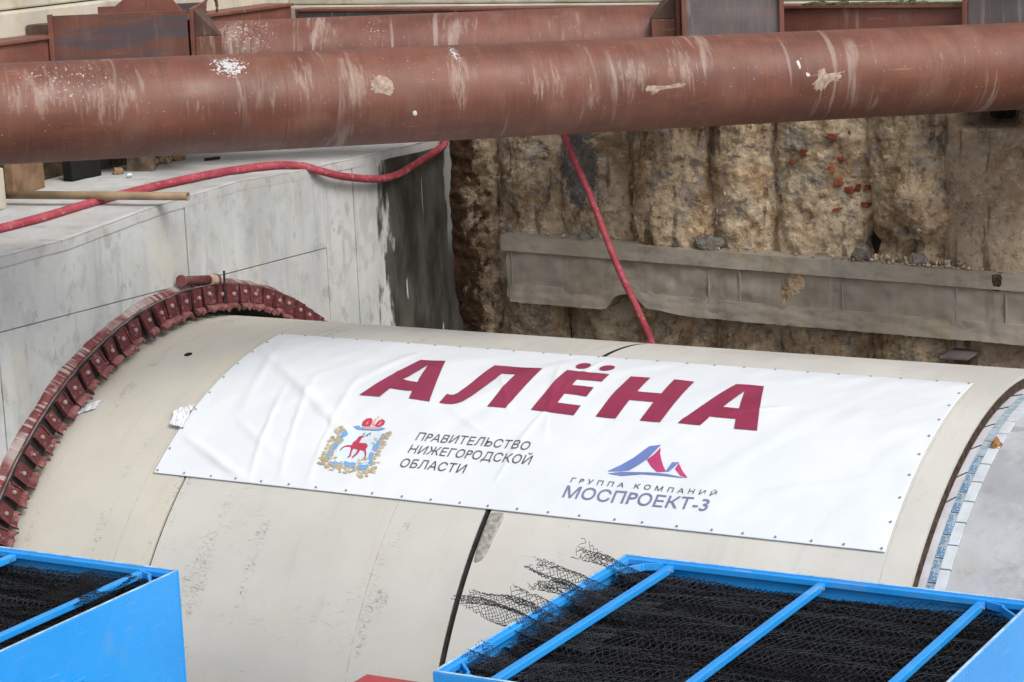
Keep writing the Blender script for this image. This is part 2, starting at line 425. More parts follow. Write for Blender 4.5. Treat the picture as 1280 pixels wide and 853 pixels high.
_n = k.noise(k.world(), 5, 5, 0.65)
_c = k.mix(k.rng(_n, 0.3, 0.7), (0.27, 0.030, 0.050), (0.37, 0.065, 0.085))
_c = k.mix(k.mul(k.rng(k.noise(k.world(), 14, 5, 0.7), 0.54, 0.66), 0.6), _c, (0.45, 0.27, 0.25))
MAT['hose'] = k.out(_c)
MAT['rod'] = plain('beige_tube', (0.27, 0.19, 0.115), 0.6, var=0.25, scale=5)
MAT['wood'] = plain('old_timber', (0.15, 0.11, 0.075), 0.9, 0.2, var=0.5, scale=9, bump=0.5)
MAT['wood_b'] = plain('brown_board', (0.20, 0.125, 0.075), 0.8, 0.2, var=0.35, scale=4, bump=0.2)
MAT['black'] = plain('black_dark', (0.012, 0.011, 0.011), 0.8, 0.2)
MAT['blue'] = m_blue()
MAT['blue_highlight'] = plain('pale_blue_edge_highlight', (0.36, 0.56, 0.74), 0.35, 0.5, var=0.25, scale=9)  # paler blue that paints the sky highlight along the bins' upper edges
MAT['net'] = plain('black_plastic_net', (0.004, 0.0045, 0.006), 0.6, 0.25, var=0.3, scale=8)
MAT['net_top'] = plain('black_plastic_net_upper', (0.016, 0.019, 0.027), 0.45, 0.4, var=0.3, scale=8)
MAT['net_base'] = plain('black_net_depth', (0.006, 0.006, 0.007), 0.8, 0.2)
MAT['red_paint'] = plain('red_paint', (0.42, 0.055, 0.065), 0.45, 0.45, var=0.12, scale=5)
MAT['paper'] = plain('white_paper', (0.66, 0.68, 0.72), 0.7, var=0.12, scale=18)
MAT['steel'] = plain('galvanised', (0.30, 0.31, 0.32), 0.45, 0.5, 0.4, var=0.2, scale=20)
MAT['moss'] = plain('mossy_edge', (0.085, 0.085, 0.045), 0.95, 0.1, var=0.6, scale=14, bump=0.8)

# ------------------------------------------------------------------ mesh helpers
def link(name, me, mat, parent=None, smooth=False, loc=None, rot=None):
    o = bpy.data.objects.new(name, me)
    COL.objects.link(o)
    if mat and not me.materials: me.materials.append(MAT[mat])
    if smooth: me.polygons.foreach_set('use_smooth', [True] * len(me.polygons))
    if parent: o.parent = parent
    if loc is not None: o.location = loc
    if rot is not None: o.rotation_euler = rot
    return o

def tag(o, label=None, cat=None, group=None, kind=None):
    if label: o['label'] = label
    if cat: o['category'] = cat
    if group: o['group'] = group
    if kind: o['kind'] = kind
    return o

def empty(name, label, cat, loc=(0, 0, 0), group=None):
    o = bpy.data.objects.new(name, None)
    COL.objects.link(o)
    o.location = loc
    o.empty_display_size = 0.2
    bpy.context.view_layer.update()
    return tag(o, label, cat, group)

class MB:
    def __init__(s): s.v = []; s.f = []
    def add(s, vs, fs):
        b = len(s.v)
        s.v += [tuple(p) for p in vs]
        s.f += [tuple(i + b for i in q) for q in fs]
        return s
    def box(s, a, b, rz=0.0, c=None):
        x0, y0, z0 = a; x1, y1, z1 = b
        vs = [(x, y, z) for z in (z0, z1) for y in (y0, y1) for x in (x0, x1)]
        if rz:
            cx, cy = c if c else ((x0 + x1) / 2, (y0 + y1) / 2)
            co, si = math.cos(rz), math.sin(rz)
            vs = [(cx + (x - cx) * co - (y - cy) * si, cy + (x - cx) * si + (y - cy) * co, z) for x, y, z in vs]
        return s.add(vs, [(0, 2, 3, 1), (4, 5, 7, 6), (0, 1, 5, 4), (2, 6, 7, 3), (0, 4, 6, 2), (1, 3, 7, 5)])
    def hexa(s, p):   # 8 points: bottom 4 (ccw), top 4
        return s.add(p, [(3, 2, 1, 0), (4, 5, 6, 7), (0, 1, 5, 4), (1, 2, 6, 5), (2, 3, 7, 6), (3, 0, 4, 7)])
    def prism(s, poly, d):   # poly 3d points, extruded by d
        n = len(poly)
        p = [Vector(q) for q in poly]; d = Vector(d)
        return s.add(p + [q + d for q in p], [tuple(range(n))[::-1], tuple(range(n, 2 * n))] + [(i, (i + 1) % n, n + (i + 1) % n, n + i) for i in range(n)])
    def tube(s, pts, r, seg=10, cap=True):
        pts = [Vector(p) for p in pts]
        rr = r if isinstance(r, (list, tuple)) else [r] * len(pts)
        rings = []
        up = Vector((0, 0, 1))
        for i, p in enumerate(pts):
            t = (pts[min(i + 1, len(pts) - 1)] - pts[max(i - 1, 0)]).normalized()
            a = t.cross(up)
            if a.length < 1e-3: a = t.cross(Vector((1, 0, 0)))
            a.normalize(); b = a.cross(t)
            rings.append([p + (a * math.cos(2 * math.pi * k / seg) + b * math.sin(2 * math.pi * k / seg)) * rr[i] for k in range(seg)])
        vs = [q for ring in rings for q in ring]
        fs = []
        for i in range(len(pts) - 1):
            for k in range(seg):
                fs.append((i * seg + k, i * seg + (k + 1) % seg, (i + 1) * seg + (k + 1) % seg, (i + 1) * seg + k))
        if cap: fs += [tuple(range(seg)), tuple(range((len(pts) - 1) * seg, len(pts) * seg))[::-1]]
        return s.add(vs, fs)
    def mesh(s, name):
        me = bpy.data.meshes.new(name)
        me.from_pydata(s.v, [], s.f)
        me.update()
        bm = bmesh.new(); bm.from_mesh(me)
        bmesh.ops.recalc_face_normals(bm, faces=bm.faces)
        bm.to_mesh(me); bm.free()
        return me
    def build(s, name, mat, parent=None, smooth=False, bevel=0.0, off=(0, 0, 0)):
        if off != (0, 0, 0): s.v = [(x - off[0], y - off[1], z - off[2]) for x, y, z in s.v]
        o = link(name, s.mesh(name), mat, parent, smooth)
        if bevel:
            b = o.modifiers.new('bevel', 'BEVEL'); b.width = bevel; b.segments = 2; b.limit_method = 'ANGLE'
        return o

def spline(pts, n=8):
    P = [Vector(p) for p in pts]; out = []
    for i in range(len(P) - 1):
        p0, p1, p2, p3 = P[max(i - 1, 0)], P[i], P[i + 1], P[min(i + 2, len(P) - 1)]
        for k in range(n):
            t = k / n
            out.append(0.5 * ((2 * p1) + (p2 - p0) * t + (2 * p0 - 5 * p1 + 4 * p2 - p3) * t * t + (3 * p1 - p0 - 3 * p2 + p3) * t ** 3))
    out.append(P[-1])
    return out

AX = 4.0     # height of the shield axis
def cyl(x, th, r): return (x, -r * math.sin(th), AX + r * math.cos(th))

def shell(x0, x1, ro, ri, seg=200, t0=-math.pi, t1=math.pi, nx=1):
    """tube wall about the shield axis, radius ro / ri, thick"""
    mb = MB()
    full = abs((t1 - t0) - 2 * math.pi) < 1e-6
    n = seg if full else seg + 1
    vs = []
    prof = [(x0 + (x1 - x0) * i / nx, ro) for i in range(nx + 1)] + [(x1, ri), (x0, ri)]
    for x, r in prof:
        vs += [cyl(x, t0 + (t1 - t0) * k / seg, r) for k in range(n)]
    fs = []; m_ = len(prof)
    for j in range(m_):
        j2 = (j + 1) % m_
        for k in range(seg):
            k2 = (k + 1) % n
            fs.append((j * n + k, j * n + k2, j2 * n + k2, j2 * n + k))
    if not full:
        fs += [tuple(j * n for j in range(m_)), tuple(j * n + seg for j in range(m_))[::-1]]
    mb.add(vs, fs)
    return mb

def grid_mesh(name, P):
    """P: (nu,nv,3) array of points"""
    nu, nv = P.shape[:2]
    me = bpy.data.meshes.new(name)
    idx = np.arange(nu * nv).reshape(nu, nv)
    q = np.stack([idx[:-1, :-1], idx[1:, :-1], idx[1:, 1:], idx[:-1, 1:]], -1).reshape(-1, 4)
    me.from_pydata(P.reshape(-1, 3).tolist(), [], q.tolist())
    me.update()
    return me

def rock(name, mat, c, s, parent=None, seed=0, sub=2, amp=0.35):
    bm = bmesh.new()
    bmesh.ops.create_icosphere(bm, subdivisions=sub, radius=1.0)
    for v in bm.verts:
        d = 1 + amp * noise.noise(v.co * 1.3 + Vector((seed * 3.1, seed, 0))) + amp * 0.5 * noise.noise(v.co * 3.1 + Vector((seed, 0, seed * 2)))
        v.co = Vector((v.co.x * s[0], v.co.y * s[1], v.co.z * s[2])) * d
    me = bpy.data.meshes.new(name); bm.to_mesh(me); bm.free()
    return link(name, me, mat, parent, loc=c)

# ================================================================== SETTING
pit = MB().box((-3, -14, -0.3), (16, 6.2, 0)).build('pit_floor', 'floor')
tag(pit, kind='structure')
plat = MB().box((-1.5, -14, 5.17), (11, -3.42, 5.25))
for px in (-1.2, 2.0, 5.2, 8.4, 10.7):
    for py in (-3.6, -6.5, -10, -13.5): plat.box((px - 0.1, py - 0.1, 0), (px + 0.1, py + 0.1, 5.17))
tag(plat.build('work_platform', 'floor'), kind='structure')

# ------------------------------------------------------------------ concrete headwall with the round opening
ZT_Y = [-12, -3, -2.25, -1.44, -.82, -.19, .98, 1.83, 3.5, 6]
ZT_Z = [8.09, 8.10, 8.11, 8.106, 8.16, 8.214, 8.242, 8.213, 8.20, 8.20]
def ztop(y): return float(np.interp(y, ZT_Y, ZT_Z))
hw = empty('concrete_headwall', 'pale grey cast concrete headwall round the shield, damp and black at its corner', 'wall', (-1.2, 0, 0))
HOLE = 3.43
def slab_with_hole(y0, y1, z0, z1f, xf, xb, hole=HOLE, n=60, top_only=False):
    """wall slab in the plane of the headwall, cut by the round opening; z0 and z1f give its lower and upper edge"""
    mb = MB()
    ys = sorted(set([y0 + (y1 - y0) * i / n for i in range(n + 1)] + [v for v in (-hole, hole) if y0 < v < y1]))
    def arc(y): return math.sqrt(max(0, hole * hole - y * y))
    for a, b in zip(ys[:-1], ys[1:]):
        if abs((a + b) / 2) < hole:
            pieces = [(max(z0(a), AX + arc(a)), z1f(a), max(z0(b), AX + arc(b)), z1f(b))]
            if not top_only: pieces.append((z0(a), AX - arc(a), z0(b), AX - arc(b)))
        else:
            pieces = [(z0(a), z1f(a), z0(b), z1f(b))]
        for la, ta, lb, tb in pieces:
            if ta - la < 1e-4 and tb - lb < 1e-4: continue
            ta, tb = max(la, ta), max(lb, tb)
            mb.hexa([(xb, a, la), (xf, a, la), (xf, b, lb), (xb, b, lb), (xb, a, ta), (xf, a, ta), (xf, b, tb), (xb, b, tb)])
    return mb
slab_with_hole(-9, 5.2, lambda y: 0.0, lambda y: ztop(y) - 0.03, -0.145, -2.35).build('core', 'concrete', hw, off=(-1.2, 0, 0))
def jz(y): return 7.476 - 0.0194 * y
def panel(y0, y1, z0, zf, tilt=0.0):
    mb = slab_with_hole(y0 + 0.006, y1 - 0.006, z0, zf, -0.12 + tilt, -0.143, top_only=True, n=max(4, int((y1 - y0) * 14)))
    bm = bmesh.new(); me = mb.mesh('panel'); bm.from_mesh(me)
    bmesh.ops.remove_doubles(bm, verts=bm.verts, dist=0.0005)
    bm.to_mesh(me); bm.free()
    o = link('panel', me, 'concrete', hw, loc=(1.2, 0, 0))
    return o
up = lambda y: ztop(y) - 0.004
for y0, y1, t in ((-9, -4.6, 0), (-4.6, -2.36, .004), (-2.36, 0.135, 0), (0.135, 2.29, .006)):
    panel(y0, y1, jz, up, t)
for y0, y1, t in ((-9, -4.6, .003), (-4.6, -2.36, 0), (-2.36, 0, .003), (0, 2.29, .003)):
    panel(y0, y1, lambda y: 0.0, lambda y: jz(y) - 0.010, t)
for y0, y1, t in ((2.29, 2.80, .001), (2.80, 4.9, .004)):
    panel(y0, y1, lambda y: 0.0, up, t)
# top of the headwall: a floated ledge with a rounded front arris
nu, nv = 34, 220
P = np.zeros((nu, nv, 3))
for i in range(nu):
    for j in range(nv):
        y = -9 + 14.2 * j / (nv - 1)
        x = -2.34 + 2.23 * min(1, i / (nu - 6))
        z = ztop(y) + 0.012 * noise.noise(Vector((x * 2, y * 1.6, 0))) + 0.004 * noise.noise(Vector((x * 9, y * 9, 3)))
        if i > nu - 6:
            t = (i - (nu - 6)) / 5
            x = -0.116 + 0.004 * math.sin(t * 1.57) + 0.003 * noise.noise(Vector((0, y * 3, 1)))
            z -= 0.085 * t * t
        P[i, j] = (x, y, z)
led = link('ledge', grid_mesh('ledge', P), 'concrete_top', hw, smooth=True, loc=(1.2, 0, 0))

# ------------------------------------------------------------------ outer retaining walls and capping beams
lw = empty('retaining_wall', 'rough earth and concrete wall behind the headwall ledge under the left waling beam', 'wall', (-2.5, -1, 8.1))
nu, nv = 160, 40
P = np.zeros((nu, nv, 3))
for i in range(nu):
    for j in range(nv):
        y = -9 + 14.2 * i / (nu - 1); z = 7.95 + 1.3 * j / (nv - 1)
        q = Vector((0, y * 1.3, z * 1.3))
        x = -2.12 + 0.10 * noise.fractal(q, 0.9, 2.1, 5) + 0.09 * (noise.noise(Vector((0, y * 3.3, z * 2.0)))) - 0.05 * j / nv
        P[i, j] = (x, y, z)
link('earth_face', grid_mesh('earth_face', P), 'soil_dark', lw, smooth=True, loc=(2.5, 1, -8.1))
MB().box((-4.0, -9, 9.28), (-2.33, 5.45, 9.78)).build('capping_beam', 'cap', lw, bevel=0.02, off=(-2.5, -1, 8.1))
MB().box((-4.4, -9, 9.79), (-2.46, 5.6, 11.6)).build('upper_wall', 'cap', lw, bevel=0.02, off=(-2.5, -1, 8.1))

# ------------------------------------------------------------------ pile wall (earth faced) at the back
pw = empty('pile_wall', 'brown earth-caked bored pile wall behind the shield with grey and brick patches', 'wall', (4, 5.3, 0))
bounds_x = [(-0.46, 0.30, 'soil_wet', -.13), (0.30, 1.02, 'soil_b', .0), (1.02, 1.83, 'soil_b', .03), (1.83, 2.70, 'soil', .02), (2.70, 3.41, 'soil_c', 0),
            (3.41, 4.35, 'soil_c', 0), (4.35, 5.13, 'soil', -.02), (5.13, 5.95, 'soil_d', -.1), (5.95, 6.75, 'soil', 0), (6.75, 7.55, 'soil_c', .02), (7.55, 8.4, 'soil_d', 0)]
_b = bmesh.new(); bmesh.ops.create_icosphere(_b, subdivisions=1, radius=1)
ICO_V = [v.co.copy() for v in _b.verts]; ICO_F = [tuple(v.index for v in f.verts) for f in _b.faces]; _b.free()
def pile_pt(bi, xa, xb, mt, dy, a, z):
    cx, R = (xa + xb) / 2, (xb - xa) / 2 * 1.12
    q = Vector((cx + R * math.sin(a), math.cos(a) * R * 0.5, z))
    o = Vector((bi * 7.3, 0, bi * 1.7))
    d = 0.060 * noise.fractal(q * 1.2 + o, 0.9, 2.0, 3)
    d += 0.050 * (0.45 - noise.turbulence(q * 2.6 + o, 4, True, noise_basis='PERLIN_ORIGINAL', amplitude_scale=0.6, frequency_scale=2.2))
    d += 0.015 * noise.noise(q * 9.0) + 0.011 * noise.noise(q * 21) + 0.009 * noise.noise(q * 43)
    if mt == 'soil_d': d *= 0.30
    if bi in (5, 6):      # hollow at the foot of the piles above the concrete beam
        hx, hz = (q.x - 4.66) / 0.46, (z - 7.22) / 0.20
        d -= 0.42 * math.exp(-(hx * hx + hz * hz) * 1.3) * (0.8 + 0.7 * noise.noise(q * 6))
    if bi == 7:           # black niche high under the pipe
        hx, hz = (q.x - 5.60) / 0.30, (z - 8.46) / 0.085
        d -= 0.55 * math.exp(-(hx ** 4 + hz ** 4))
    if bi == 4:
        hx, hz = (q.x - 3.42) / 0.16, (z - 8.25) / 0.35
        d -= 0.12 * math.exp(-(hx * hx + hz * hz))
    if z < 6.7: d -= 0.045 * (1 + 1.5 * noise.noise(q * 2.6)) * min(1, (6.7 - z) / 0.25)
    rr = R + d
    asp = 0.55 + 0.12 * math.sin(bi * 2.4)
    wob = 0.05 * noise.noise(Vector((bi * 3.1, 0, z * 0.9)))
    return (cx + wob + (R + d * 0.4) * math.sin(a), 4.985 + dy - R * asp * math.cos(a) - d * (0.35 + 0.65 * math.cos(a)), z)
for bi, (xa, xb, mt, dy) in enumerate(bounds_x):
    nu, nv = 56, 270
    P = np.zeros((nu, nv, 3))
    for i in range(nu):
        a = rad(-86 + 172 * i / (nu - 1))
        for j in range(nv): P[i, j] = pile_pt(bi, xa, xb, mt, dy, a, 4.6 + 4.5 * j / (nv - 1))
    link('pile', grid_mesh('pile', P), mt, pw, smooth=True, loc=(-4, -5.3, 0))
    mb = MB()
    for q in range(0 if mt == 'soil_d' else 420):
        a = rad(random.uniform(-70, 70)); z = random.uniform(5.6, 8.9)
        if noise.noise(Vector((xa * 3 + a * 1.2, 3, z * 2.2))) < -0.05: continue
        c_ = Vector(pile_pt(bi, xa, xb, mt, dy, a, z)); r = 0.006 + 0.030 * random.random() ** 3
        ax_ = [Vector((random.uniform(.6, 1.4), random.uniform(.3, .8), random.uniform(.5, 1.2))) for _ in range(1)][0]
        mb.add([c_ + Vector((v.x * ax_.x * random.uniform(.7, 1.3), v.y * ax_.y * random.uniform(.7, 1.3), v.z * ax_.z * random.uniform(.7, 1.3))) * r for v in ICO_V], ICO_F)
    if mb.v: tag(mb.build('stone_chips', 'soil_c' if bi % 2 else mt, pw, off=(4, 5.3, 0)), kind='stuff')
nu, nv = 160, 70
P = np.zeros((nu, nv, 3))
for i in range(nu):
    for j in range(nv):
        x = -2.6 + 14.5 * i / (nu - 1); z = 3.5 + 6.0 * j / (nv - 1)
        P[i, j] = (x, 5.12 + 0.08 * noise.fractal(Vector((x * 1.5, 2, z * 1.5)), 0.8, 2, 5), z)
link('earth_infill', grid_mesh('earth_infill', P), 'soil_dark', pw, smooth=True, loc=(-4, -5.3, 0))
MB().box((-2.31, 4.98, 9.22), (12, 6.4, 9.50)).build('capping_beam', 'cap', pw, bevel=0.015, off=(4, 5.3, 0))
MB().box((-2.6, 5.12, 9.505), (12, 7, 11.6)).build('upper_wall', 'cap', pw, bevel=0.02, off=(4, 5.3, 0))
# bricks caught in the earth
brk = [(4.012, 8.27, .10, .045, 'brick'), (3.735, 8.098, .06, .06, 'brick'), (3.586, 7.995, .07, .05, 'brick'), (4.014, 7.946, .055, .05, 'brick_o'),
       (4.061, 7.834, .075, .07, 'brick_o'), (4.147, 7.745, .065, .06, 'brick'), (4.227, 7.763, .055, .075, 'brick'), (4.307, 7.765, .055, .06, 'brick'),
       (4.04, 7.567, .085, .03, 'brick_o'), (4.296, 7.599, .075, .055, 'brick'), (4.096, 8.046, .06, .035, 'brick'), (4.18, 8.30, .04, .03, 'brick')]
for i, (x, z, w_, h_, mt) in enumerate(brk):
    a = math.asin(max(-.97, min(.97, (x - 3.88) / (0.47 * 1.12))))
    y = pile_pt(5, 3.41, 4.35, 'soil_c', 0, a, z)[1] + 0.022
    mb = MB().box((-w_ / 2, -0.04, -h_ / 2), (w_ / 2, 0.06, h_ / 2))
    mb.v = [(p[0] + random.uniform(-.016, .016), p[1] + random.uniform(-.010, .010), p[2] + random.uniform(-.016, .016)) for p in mb.v]
    o = mb.build('brick', mt, pw, bevel=0.010)
    o.location = (x - 4, y - 5.3, z)
    o.rotation_euler = (random.uniform(-.1, .1), random.uniform(-.3, .3), random.uniform(-.2, .2))

# ------------------------------------------------------------------ concrete-caked waling beam low on the pile wall
wb = empty('waling_beam', 'grey cement-caked channel beam running along the earth wall behind the shield', 'beam', (5, 4.6, 6.5))
def bz(x): return 7.197 - 0.0277 * (x - 0.506)
def bb(x): return 6.516 - 0.0218 * (x - 0.612)
YF = 4.60
def bt(p): return (12.459 + (p[0] - 12.459) * 1.013, 11.042 + (p[1] - 11.042) * 1.013)    # outline measured at y = 4.33, moved to the beam face
def strip(name, zlo, zhi, y_lo, y_hi, mat, x0=0.47, x1=9.0, n=320, amp=0.006, back=5.05, seed=0):
    """long beam strip: zlo/zhi functions of x; front leans from y_lo (bottom) to y_hi (top)"""
    nz = 16
    P = np.zeros((n, nz + 3, 3))
    for i in range(n):
        x = x0 + (x1 - x0) * i / (n - 1)
        lo, hi = zlo(x), zhi(x)
        for j in range(nz):
            t = j / (nz - 1)
            z = lo + (hi - lo) * t
            y = y_lo + (y_hi - y_lo) * t + amp * noise.fractal(Vector((x * 3, seed, z * 5)), 0.8, 2, 4)
            xx = x
            if i == 0: xx = x + 0.03 * noise.noise(Vector((seed, z * 4, 1)))
            P[i, j + 1] = (xx, y, z)
        P[i, 0] = (x, back, lo - 0.01)
        P[i, nz + 1] = (x, back, hi + 0.015)
        P[i, nz + 2] = (x, back, lo - 0.01)
    o = link(name, grid_mesh(name, P), mat, wb, smooth=True, loc=(-5, -4.6, -6.5))
    bm = bmesh.new(); bm.from_mesh(o.data)
    bmesh.ops.remove_doubles(bm, verts=bm.verts, dist=0.0005)
    bmesh.ops.holes_fill(bm, edges=[e for e in bm.edges if e.is_boundary])
    bmesh.ops.recalc_face_normals(bm, faces=bm.faces)
    for e in bm.edges:
        if len(e.link_faces) == 2 and e.calc_face_angle(0) > 0.7: e.smooth = False
    bm.to_mesh(o.data); bm.free()
    return o
def notch(x): return 0.15 * math.exp(-((x - 1.86) / 0.17) ** 4) + 0.05 * math.exp(-((x - 2.10) / 0.3) ** 2)
def ragged(x): return 0.008 * max(0, noise.noise(Vector((x * 2.3, 1, 0)))) + 0.012 * max(0, noise.noise(Vector((x * 9, 4, 0)))) + 0.006 * noise.noise(Vector((x * 25, 4, 0)))
strip('web', lambda x: bb(x) + 0.05 + notch(x), lambda x: bz(x) - 0.06, YF + 0.012, YF + 0.022, 'beam_rough', x0=0.51, amp=0.022, seed=2)
strip('top_flange', lambda x: bz(x) - 0.150 - ragged(x + 5) * .5, lambda x: bz(x) - ragged(x) * .5, YF - 0.01, YF + 0.01, 'beam_conc', amp=0.010, seed=5)
strip('bottom_flange', lambda x: bb(x) + ragged(x) + notch(x), lambda x: bb(x) + 0.185 + notch(x) * .75 + ragged(x + 9) * .4, YF - 0.02, YF + 0.008, 'beam_conc', x0=0.55, amp=0.016, seed=8)
for sx in (0.57, 2.765, 3.095, 4.15, 5.274, 5.744, 6.83, 7.84):
    mb = MB().box((sx - 0.005, YF + 0.006, bb(sx) + 0.14), (sx + 0.005, YF + 0.2, bz(sx) - 0.10))
    mb.v = [(p[0] + random.uniform(-.004, .004), p[1], p[2]) for p in mb.v]
    mb.build('stiffener', 'beam_conc', wb, off=(5, 4.6, 6.5))
# slumped mortar over the beam, and an earth scab
def lump(name, mat, pts, y, depth, parent, off, seed=0, n=40):
    """pillow of mortar: outline pts in (x,z), bulging towards -y"""
    c = (sum(p[0] for p in pts) / len(pts), sum(p[1] for p in pts) / len(pts))
    if parent is wb: pts = [bt(p) for p in pts]
    c = (sum(p[0] for p in pts) / len(pts), sum(p[1] for p in pts) / len(pts))
    out = [p for p in spline([(a, 0, b) for a, b in pts] + [(pts[0][0], 0, pts[0][1])], 6)][:-1]
    rings = 7; mb = MB(); vs = []; N = len(out)
    for r in range(rings + 1):
        t = r / rings
        for p in out:
            x = c[0] + (p.x - c[0]) * t; z = c[1] + (p.z - c[1]) * t
            d = depth * max(0, 1 - t ** 4) * (1 + 0.35 * noise.noise(Vector((x * 6, z * 6, seed)))) + 0.008 * noise.noise(Vector((x * 22, z * 22, seed)))
            vs.append((x, y - d + (0.03 if r == rings else 0), z))
    fs = []
    for r in range(rings):
        for k_ in range(N): fs.append((r * N + k_, r * N + (k_ + 1) % N, (r + 1) * N + (k_ + 1) % N, (r + 1) * N + k_))
    mb.add(vs, fs)
    bm = bmesh.new(); me = mb.mesh(name); bm.from_mesh(me)
    bmesh.ops.remove_doubles(bm, verts=bm.verts, dist=0.0005); bm.to_mesh(me); bm.free()
    o = link(name, me, mat, parent, smooth=True)
    o.location = (-off[0], -off[1], -off[2])
    return o
lump('mortar_slump', 'soil_c', [(3.72, 7.06), (3.86, 7.08), (3.93, 6.96), (3.84, 6.82), (3.72, 6.72), (3.62, 6.60), (3.60, 6.72), (3.64, 6.90)], YF + 0.035, 0.035, wb, (5, 4.6, 6.5), 6)
lump('damp_patch', 'soil_dark', [(5.69, 7.10), (5.80, 7.10), (5.79, 6.945), (5.70, 6.95)], YF + 0.012, 0.018, wb, (5, 4.6, 6.5), 4)

# loose stones lying on the beam and the steel stub under it
lower = empty('steel_beam_stub', 'short rusty steel beam end poking out below the cement-caked beam', 'beam', (5.33, 4.7, 6.2))
MB().box((5.20, 4.36, 6.275), (5.46, 5.15, 6.30)).build('top_flange', 'steel_blue', lower, bevel=.003, off=(5.33, 4.7, 6.2))
MB().box((5.318, 4.40, 6.05), (5.342, 5.15, 6.274)).build('web', 'rust_dark', lower, off=(5.33, 4.7, 6.2))
MB().box((5.20, 4.36, 6.025), (5.46, 5.15, 6.049)).build('bottom_flange', 'rust_dark', lower, bevel=.003, off=(5.33, 4.7, 6.2))
for i, (x, z, s_, mt) in enumerate([(2.72, 0.03, .12, 'stone'), (4.30, 0.03, .085, 'stone'), (4.86, 0.03, .09, 'stone'), (1.35, 0.01, .07, 'stone')]):
    lab = ['grey wedge-shaped stone lying on the caked beam left of the brick patch', 'grey stone at the left lip of the hollow above the beam', 'grey stone inside the hollow above the beam',
           'flat grey stone on the caked beam below the grey wall patch'][i]
    o = rock('stone', mt, (x, YF + 0.13, bz(x) + z), (s_ * 1.2, s_ * 0.9, s_ * 0.95), seed=i + 2, sub=3)
    tag(o, lab, 'stone', 'stones on the beam')
mb = MB(); base = bmesh.new(); bmesh.ops.create_icosphere(base, subdivisions=1, radius=1)
bv = [v.co.copy() for v in base.verts]; bf = [tuple(v.index for v in f.verts) for f in base.faces]; base.free()
for i in range(420):
    x = random.choice((random.gauss(4.75, 0.4), random.uniform(0.8, 6.6), random.gauss(5.0, .25)))
    y = YF + random.uniform(0.02, 0.30); r = random.uniform(0.004, 0.013) * random.choice((1, 1, 1, 2.0))
    q = [Vector((v.x * random.uniform(.7, 1.3), v.y * random.uniform(.7, 1.3), v.z * random.uniform(.5, 1))) * r + Vector((x, y, bz(x) + 0.01 + r * .5 + (0.05 if y > YF + .1 and abs(x - 4.8) < .5 else 0) * random.random())) for v in bv]
    mb.add(q, bf)
tag(mb.build('rubble', 'soil'), 'small crumbs of earth and gravel scattered on the caked beam', 'rubble', kind='stuff')

# ------------------------------------------------------------------ steel walers at strut level
def gpart(mb, name, mat, parent, bevel=0.004):
    off = tuple(parent.location)
    return mb.build(name, mat, parent, bevel=bevel, off=off)
lwal = empty('steel_waler', 'rusty steel waling beam along the left wall behind the bracket', 'beam', (-2.0, -2, 9.2))
gpart(MB().box((-2.03, -9, 8.90), (-2.005, 4.7, 9.525)), 'web', 'rust2', lwal)
gpart(MB().box((-2.32, -9, 9.526), (-1.97, 4.7, 9.556)), 'top_flange', 'rust2', lwal)
gpart(MB().box((-2.32, -9, 8.86), (-1.97, 4.7, 8.899)), 'bottom_flange', 'rust_dark', lwal)
mb = MB(); mb.tube(spline([(-2.1, 3.32, 9.55), (-2.1, 3.33, 9.67), (-2.1, 3.42, 9.72), (-2.1, 3.51, 9.67), (-2.1, 3.52, 9.55)], 6), 0.016, 8)
o = mb.build('lifting_loop', 'rust_dark', lwal, True, off=(-2.0, -2, 9.2))
bwal = empty('steel_waler', 'dark rusty steel waling beam along the top of the earth wall', 'beam', (4, 4.9, 9.2))
for xa, xb, mt in ((-1.96, -0.02, 'steel_blue'), (0.01, 2.6, 'rust_dark'), (2.62, 5.45, 'rust2'), (5.47, 11, 'rust2')):
    gpart(MB().box((xa, 4.735, 8.86), (xb, 4.76, 9.46)), 'web_plate', mt, bwal)
for xs in (-1.94, -0.005, 2.61, 5.46):
    gpart(MB().box((xs - 0.018, 4.700, 8.86), (xs + 0.004 + .01, 4.733, 9.462)), 'splice_plate', 'rust_dark', bwal)
gpart(MB().box((-1.96, 4.70, 9.463), (11, 4.98, 9.490)), 'top_flange', 'rust2', bwal)
gpart(MB().box((-1.96, 4.70, 8.82), (11, 4.98, 8.857)), 'bottom_flange', 'rust_dark', bwal)
mb = MB()
for i in range(60):
    xa = 3.75 + i * 0.03
    mb.box((xa, 4.72, 9.4905), (xa + 0.031, 4.99, 9.498 + 0.022 * abs(noise.noise(Vector((xa * 9, 0, 0))))))
gpart(mb, 'moss_strip', 'moss', bwal, 0)

